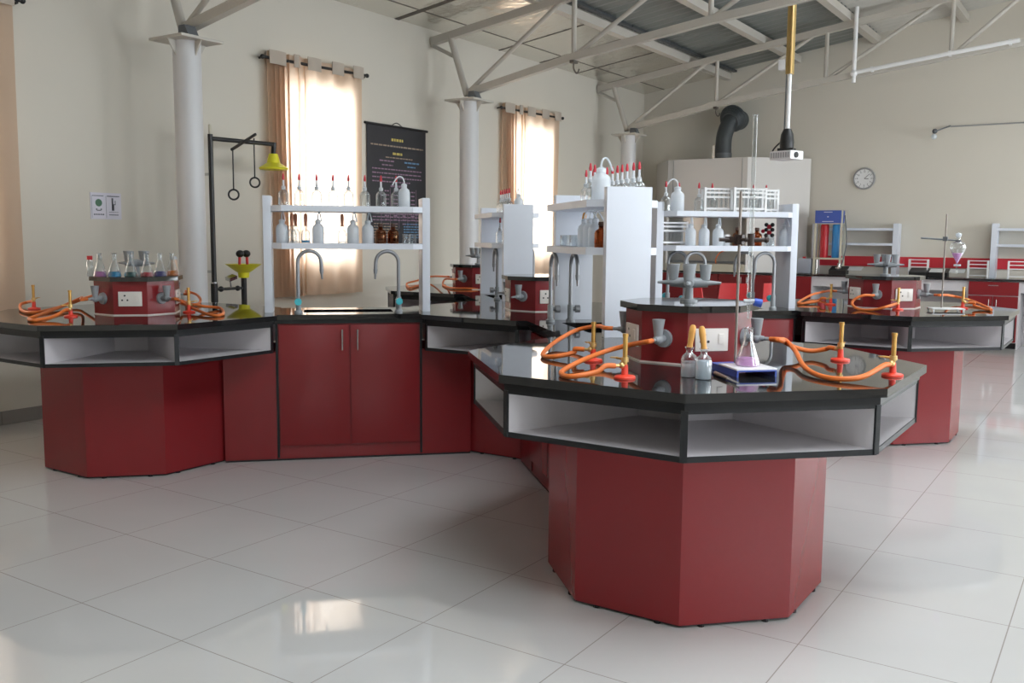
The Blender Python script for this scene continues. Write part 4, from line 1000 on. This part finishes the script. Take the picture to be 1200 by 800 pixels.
# ------------------------------------------------------------------ back wall benches
YFt = 13.78
b = MB(); b.span((-6.88, YFt-0.02, 0.885), (-1.1, YB-0.002, 0.915), bevel=0.003); tag(b.build('worktop', 'granite'), 'long black worktop along the back wall under the clock', 'worktop')
b = MB(); b.span((-3.98, YB-0.02, 1.03), (-1.12, YB, 1.175)); tag(b.build('splash_panel', 'splash'), 'bright red band on the back wall above the worktop', 'wall panel')
def wall_cab(x0, x1, kind, label):
    t = thing('base_cabinet', label, 'cabinet', ((x0+x1)/2, 0, 0)); w = (x1-x0)/2
    if kind == 'knee':
        b = MB(); b.span((-w, YFt+0.03, 0.74), (w, YFt+0.05, 0.884)); b.build('apron', 'white', t)
        b = MB(); b.span((-w, YB-0.03, 0), (w, YB-0.004, 0.884)); b.build('back_panel', 'white', t)
        for s in (-1, 1):
            b = MB(); b.span((s*w, YFt+0.02, 0), (s*(w-0.018), YB-0.03, 0.884)); b.build('side_panel', 'white', t)
        return t
    b = MB(); b.span((-w, YFt+0.02, 0.08), (w, YB-0.004, 0.884)); b.build('carcass', 'white', t)
    b = MB(); b.span((-w, YFt+0.06, 0), (w, YB-0.01, 0.08)); b.build('plinth', 'edge', t)
    rows = [(0.70, 0.878)] if kind == 'drawer' else []
    if kind == 'drawer':
        b = MB(); b.span((-w+0.004, YFt, 0.70), (w-0.004, YFt+0.02, 0.878)); d = b.build('drawer', 'red', t)
        b = MB(); b.cone((-0.06, YFt-0.02, 0.83), (0.06, YFt-0.02, 0.83), 0.006); b.build('handle', 'steel', d)
        zt_ = 0.688
    else: zt_ = 0.878
    for s in (-1, 1):
        b = MB(); b.span((s*0.003, YFt, 0.09), (s*(w-0.004), YFt+0.02, zt_)); d = b.build('door', 'red', t)
        b = MB(); b.cone((s*0.045, YFt-0.02, zt_-0.18), (s*0.045, YFt-0.02, zt_-0.04), 0.006); b.build('handle', 'steel', d)
    return t
wall_cab(-6.88, -6.1, 'doors', 'red cabinet in the far corner, left of the fume cupboard')
wall_cab(-6.1, -5.28, 'doors', 'red cabinet under the left half of the fume cupboard')
wall_cab(-5.28, -4.46, 'doors', 'red cabinet under the right half of the fume cupboard')
wall_cab(-4.46, -3.86, 'doors', 'red cabinet under the grey plastic can')
wall_cab(-3.86, -2.75, 'knee', 'white kneehole bench frame under the resin column unit')
wall_cab(-2.75, -1.78, 'knee', 'white kneehole bench frame behind the separating funnel')
wall_cab(-1.78, -1.18, 'drawer', 'red cabinet with a top drawer at the right end of the back bench')

def wall_rack(x0, x1, label, left, right):
    t = thing('wall_shelf_unit', label, 'shelf', (0, 0, 0))
    for f, x in ((left, x0), (right, x1)):
        if f:
            b = MB(); b.span((x-0.035, YB-0.24, 0.916), (x+0.035, YB-0.022, 1.65)); b.build('end_panel', 'shelfwhite', t)
    for z in (1.585, 1.37):
        b = MB(); b.span((x0+0.036 if left else x0, YB-0.235, z-0.035), (x1-0.036 if right else x1, YB-0.022, z)); b.build('shelf', 'shelfwhite', t)
    return t
wall_rack(-3.95, -2.81, 'white wall shelf unit right of the resin column unit', True, True)
wall_rack(-1.55, -0.4, 'white wall shelf unit at the right edge of the photo', True, True)
b = MB(); b.span((-1.1, YFt-0.02, 0.885), (-0.3, YB-0.002, 0.915)); bb = tag(b.build('worktop', 'granite'), 'short black worktop at the right edge below the white shelf unit', 'worktop')
b = MB(); b.span((-1.12, YB-0.02, 1.03), (-0.3, YB, 1.175)); tag(b.build('splash_panel', 'splash'), 'red wall band at the right edge of the photo', 'wall panel')
wall_cab(-1.18, -0.3, 'knee', 'white kneehole bench frame at the right edge of the photo')

# fume cupboard and duct
t = thing('fume_cupboard', 'tall beige fume cupboard on the back bench, under the black duct', 'fume cupboard')
plan = [(-6.09, 13.62), (-4.82, 13.62), (-4.10, 14.36), (-6.62, 14.36)]
b = MB(); b.prism(plan, 1.75, 2.62); b.build('hood', 'hood', t)
b = MB(); b.prism([(-6.6, 14.34), (-4.12, 14.34), (-4.12, 14.37), (-6.6, 14.37)], 0.916, 1.75); b.build('back_panel', 'hood', t)
for s in (0, 1):
    x = (-6.09, -4.82)[s]; x2 = (-6.6, -4.12)[s]
    b = MB(); d = Vector((x2-x, 14.34-13.62)).normalized(); n = Vector((-d.y, d.x))*0.015
    b.prism([(x-n.x, 13.62-n.y+0.03), (x2-n.x, 14.34-n.y), (x2+n.x, 14.34+n.y), (x+n.x, 13.62+n.y+0.03)], 0.916, 1.75); b.build('side_panel', 'hood', t)
b = MB(); b.span((-6.09, 13.62, 0.916), (-4.82, 13.68, 1.03)); b.build('sill', 'cream', t)
b = MB(); b.span((-6.06, 13.66, 1.06), (-4.85, 13.67, 1.75)); b.build('sash_pane', 'pane', t)
b = MB(); b.span((-6.06, 13.645, 1.045), (-4.85, 13.675, 1.075)); b.build('sash_rail', 'greydark', t)
for x in (-6.0, -4.9):
    b = MB(); b.span((x-0.004, 13.612, 1.76), (x+0.004, 13.62, 2.61)); b.build('panel_joint', 'clockrim', t)
t = thing('exhaust_duct', 'black flexible exhaust duct rising from the fume cupboard', 'duct')
b = MB(); b.tube([(-5.33, 13.95, 2.62), (-5.33, 13.95, 2.9), (-5.31, 13.97, 3.05), (-5.27, 14.03, 3.2)], 0.122, 20, 6); b.build('pipe', 'duct', t)
b = MB(); b.ball((-5.25, 14.12, 3.24), 0.19, 1.0); b.cone((-5.25, 14.12, 3.24), (-5.25, 14.40, 3.26), 0.15, 0.15, 22)
for k in range(4): b.torus((-5.26, 13.99+0.045*k, 3.20+0.02*k), 0.13+0.02*k, 0.02, (0.05, 0.9, 0.35))
b.build('bend', 'duct', t)
b = MB(); b.lathe([(0.128, 2.62), (0.128, 2.72)], (-5.33, 13.95, 0), 24); b.build('collar', 'greydark', t)
b = MB(); b.span((-5.46, 13.83, 2.62), (-5.42, 13.845, 2.83)); b.build('bracket', 'steel', t)

# clock
t = thing('wall_clock', 'round white wall clock with grey rim on the back wall', 'clock', (-3.325, YB-0.002, 2.305))
q90 = Matrix.Rotation(PI/2, 4, 'X')
b = MB(); b.lathe([(0.138, 0.002), (0.155, 0.002), (0.16, 0.02), (0.155, 0.035), (0.14, 0.038), (0.135, 0.03)], seg=40, mat=q90); b.build('rim', 'clockrim', t)
b = MB(); b.lathe([(0, 0.012), (0.142, 0.012), (0.142, 0.022), (0, 0.022)], seg=40, mat=q90); fc = b.build('face', 'clockface', t)
b = MB()
for k in range(12):
    a = k*PI/6; b.box((0.122*math.sin(a), -0.0232, 0.122*math.cos(a)), (0.005, 0.002, 0.016), rot=(0, a, 0))
b.build('tick', 'hole', fc)
def numerals():
    b = MB(); objs = []
    for k in range(1, 13):
        cu = bpy.data.curves.new('numeral', 'FONT'); cu.body = str(k); cu.size = 0.032; cu.align_x = 'CENTER'; cu.align_y = 'CENTER'; cu.extrude = 0.0005
        ob = bpy.data.objects.new('numeral', cu); COL.objects.link(ob); objs.append((k, ob))
    dg = bpy.context.evaluated_depsgraph_get(); dg.update()
    for k, ob in objs:
        me = bpy.data.meshes.new_from_object(ob.evaluated_get(dg)); a = k*PI/6
        me.transform(Matrix.Translation((0.098*math.sin(a), -0.0235, 0.098*math.cos(a))) @ q90); b.bm.from_mesh(me)
        bpy.data.meshes.remove(me); cu = ob.data; bpy.data.objects.remove(ob); bpy.data.curves.remove(cu)
    return b.build('numerals', 'hole', fc)
numerals()
for nm, L, a, w in (('hour_hand', 0.06, math.radians(94), 0.008), ('minute_hand', 0.095, math.radians(48), 0.006)):
    b = MB(); b.box((L/2*math.sin(a), -0.0262, L/2*math.cos(a)), (w, 0.002, L), rot=(0, a, 0)); b.build(nm, 'hole', t)

# wall lamp with cable
t = thing('wall_lamp', 'small bulb lamp on a bracket high on the back wall, grey cable to the right', 'lamp', (-2.3, YB, 2.9))
b = MB(); b.cone((-0.07, -0.16, 0.02), (0.09, -0.006, 0.10), 0.009); b.build('bracket', 'greydark', t)
b = MB(); b.ball((-0.08, -0.17, 0.02), 0.035); b.build('lamp_holder', 'greydark', t)
b = MB(); b.ball((-0.085, -0.17, -0.055), 0.038); b.build('bulb', 'plastic', t)
b = MB(); b.tube([(0.09, -0.01, 0.09), (0.4, -0.01, 0.09), (1.1, -0.01, 0.09), (2.2, -0.01, 0.09)], 0.010, 8, 0); b.build('cable', 'clockrim', t)

# deioniser on the back bench
t = thing('water_deioniser', 'water purifier with one red and one blue resin column and blue header', 'water purifier', (-3.68, 14.0, 0.916))
b = MB()
for x in (-0.2, 0.17):
    for yy in (-0.05, 0.14): b.span((x-0.014, yy-0.014, 0), (x+0.014, yy+0.014, 0.93))
b.span((-0.215, -0.06, 0.21), (0.185, 0.15, 0.235)); b.span((-0.215, -0.06, 0.72), (0.185, 0.15, 0.735)); b.build('frame', 'cream', t)
b = MB(); b.span((-0.205, -0.075, 0.735), (0.165, 0.14, 0.92), bevel=0.004); h = b.build('header', 'royal', t)
b = MB()
for z, w in ((0.895, 0.06), (0.76, 0.08)): b.span((-0.02-w, -0.0775, z-0.005), (-0.02+w, -0.075, z+0.005))
b.span((-0.03, -0.0775, 0.82), (-0.01, -0.075, 0.835)); b.build('header_marks', 'signw', h)
for x, mk in ((-0.085, 'column_red'), (0.085, 'column_blue')):
    b = MB(); b.lathe([(0, 0.236), (0.056, 0.236), (0.06, 0.25), (0.06, 0.70), (0.05, 0.72), (0, 0.72)], (x, 0.03, 0), 24); b.build('resin_column', mk, t, 'red resin column' if mk == 'column_red' else 'blue resin column')
b = MB(); b.tube([(0.2, 0.0, 0.85), (0.23, 0, 0.6), (0.24, -0.02, 0.4), (0.2, -0.05, 0.15), (0.17, -0.07, 0.08)], 0.008); b.build('hose', 'greydark', t)
b = MB(); b.cone((-0.17, -0.02, 0.0), (-0.17, -0.02, 0.21), 0.02); b.cone((0.12, -0.05, 0.09), (0.2, -0.06, 0.09), 0.02); b.cone((0.16, -0.055, 0.0), (0.16, -0.055, 0.16), 0.022); b.build('valve', 'steel', t)
# other back bench things
t = thing('jerry_can', 'grey plastic can with red cap left of the water purifier', 'can', (-4.02, 14.0, 0.916))
b = MB(); b.box((0, 0, 0.11), (0.2, 0.14, 0.22), bevel=0.02); b.build('can_body', 'jerry', t)
b = MB(); b.cone((-0.02, 0, 0.215), (-0.02, 0, 0.245), 0.025); b.build('cap', 'red2', t)
def scale_box():
    t = thing('balance', '', 'balance')
    b = MB(); b.plate([(-0.12, -0.09, 0.0), (-0.12, 0.09, 0.0), (-0.12, 0.09, 0.115), (-0.12, -0.09, 0.06)], -0.24); b.build('housing', 'black', t)
    b = MB(); b.plate([(-0.10, -0.085, 0.063), (0.09, -0.085, 0.063), (0.09, 0.06, 0.107), (-0.10, 0.06, 0.107)], 0.004); b.build('display', 'scaledisp', t)
    return t
place_scale = Stock(scale_box)
place_scale((-3.28, 13.95, 0.916), 0, 'small black balance right of the water purifier')
place_scale((-2.20, 14.0, 0.916), 0, 'black balance behind the rod of the right retort stand'); place_scale((-1.95, 14.0, 0.916), 0, 'black balance behind the separating funnel')
def wire_rack():
    t = thing('test_tube_rack', '', 'rack')
    for s in (-1, 1):
        b = MB()
        for yy in (-0.04, 0.04): b.span((s*0.12-0.008, yy-0.006, 0), (s*0.12+0.008, yy+0.006, 0.235))
        b.span((s*0.12-0.008, -0.04, 0.0), (s*0.12+0.008, 0.04, 0.012)); b.span((s*0.12-0.008, -0.04, 0.223), (s*0.12+0.008, 0.04, 0.235)); b.build('end_frame', 'trusswhite', t)
    for z in (0.03, 0.13, 0.18, 0.228):
        b = MB()
        for yy in (-0.04, 0.04): b.span((-0.112, yy-0.005, z-0.005), (0.112, yy+0.005, z+0.005))
        b.build('rail', 'trusswhite', t)
    return t
place_wire = Stock(wire_rack)
place_wire((-2.46, 14.05, 0.916), 0, 'empty white tube rack on the back bench, left of the right retort stand')
place_wire((-1.71, 14.05, 0.916), 0, 'empty white tube rack on the back bench, right of the separating funnel')
place_wire((-1.22, 14.0, 0.916), 0.2, 'empty white tube rack at the right edge on the back bench')
# pipework on the fume cupboard: red hose
b = MB(); b.tube([(-5.26, 13.60, 1.04), (-5.25, 13.58, 1.12), (-5.2, 13.60, 1.2), (-5.1, 13.61, 1.25)], 0.009); tag(b.build('rubber_tubing', 'hose'), 'short orange hose on the fume cupboard sill', 'rubber hose')

# red chairs by the fume cupboard
def chair():
    t = thing('plastic_chair', '', 'chair')
    b = MB(); b.box((0, 0, 0.45), (0.42, 0.42, 0.03), bevel=0.012); b.build('seat', 'redchair', t)
    b = MB(); rows = []
    for j in range(7):
        z = 0.47+0.36*j/6; row = []
        for i in range(9):
            s = -1+2*i/8; w = 0.21-0.03*(j/6)**2
            row.append(Vector((s*w, 0.20+0.05*j/6-0.05*s*s*-1*0.0+0.03*(s*s)*-1, z)))
        rows.append(row)
    for th in (0, 1):
        vs = [[b.bm.verts.new(p+Vector((0, th*0.014, 0))) for p in row] for row in rows]
        for j in range(6):
            for i in range(8): b.bm.faces.new((vs[j][i], vs[j][i+1], vs[j+1][i+1], vs[j+1][i]))
        if th == 0: v0 = vs
    for i in range(8): b.bm.faces.new((v0[6][i], v0[6][i+1], vs[6][i+1], vs[6][i])); b.bm.faces.new((v0[0][i], v0[0][i+1], vs[0][i+1], vs[0][i]))
    for j in range(6): b.bm.faces.new((v0[j][0], v0[j+1][0], vs[j+1][0], vs[j][0])); b.bm.faces.new((v0[j][8], v0[j+1][8], vs[j+1][8], vs[j][8]))
    b.build('backrest', 'redchair', t)
    for s in (-1, 1):
        for yy in (-1, 1):
            b = MB(); b.cone((s*0.22, yy*0.22, 0), (s*0.18, yy*0.17, 0.44), 0.013); b.build('leg', 'steel', t)
    return t
place_chair = Stock(chair)
place_chair((-4.78, 12.0, 0), PI-0.5, 'red plastic chair seen just right of the four-way gas column', 'red chairs by the fume cupboard')
place_chair((-4.27, 11.7, 0), 0.3, 'red plastic chair behind the burette', 'red chairs by the fume cupboard')
place_chair((-3.75, 12.2, 0), 0.9, 'red plastic chair behind the taps of the right rack', 'red chairs by the fume cupboard')

# ------------------------------------------------------------------ light
w = bpy.data.worlds.new('daylight'); scene.world = w; w.use_nodes = True
nt = w.node_tree; bg = nt.nodes['Background']
bg.inputs['Color'].default_value = (0.92, 0.96, 1.0, 1); bg.inputs['Strength'].default_value = 4.5
def window_light(name, loc, rot, sx, sy, power, col=(0.90, 0.95, 1.0)):
    l = bpy.data.lights.new(name, 'AREA'); l.shape = 'RECTANGLE'; l.size = sx; l.size_y = sy; l.energy = power; l.color = col
    o = bpy.data.objects.new(name, l); COL.objects.link(o); o.location = loc; o.rotation_euler = rot
    return o
for (a, c), pw in zip(WIN_R, (60, 110, 160)):
    window_light('window_daylight', (XR+0.35, (a+c)/2, 2.0), (0, PI/2, 0), 2.1, c-a, pw)
window_light('window_daylight', ((DX0+DX1)/2, YB+0.4, 1.35), (-PI/2, 0, 0), DX1-DX0, DZ1, 80)  # added lamp behind the unseen door, brightens the right side
for (a, c), pw in zip(SKY, (70, 60)):
    window_light('window_daylight', (0.0, (a+c)/2, roof(0)+0.25), (0, math.atan(SLOPE), 0), 1.7, c-a, pw)
for a, c in WIN_L: window_light('window_daylight', (XL-0.35, (a+c)/2, 2.0), (0, -PI/2, 0), 1.7, c-a, 60)

scene.view_settings.view_transform = 'Standard'; scene.view_settings.look = 'None'
scene.view_settings.exposure = 0.46; scene.view_settings.gamma = 1.0; scene.view_settings.use_curve_mapping = False
scene.cycles.use_denoising = True
scene.cycles.max_bounces = 10; scene.cycles.diffuse_bounces = 5; scene.cycles.glossy_bounces = 5; scene.cycles.transparent_max_bounces = 24; scene.cycles.transmission_bounces = 6
scene.cycles.sample_clamp_indirect = 6.0
scene.cycles.caustics_reflective = False; scene.cycles.caustics_refractive = False
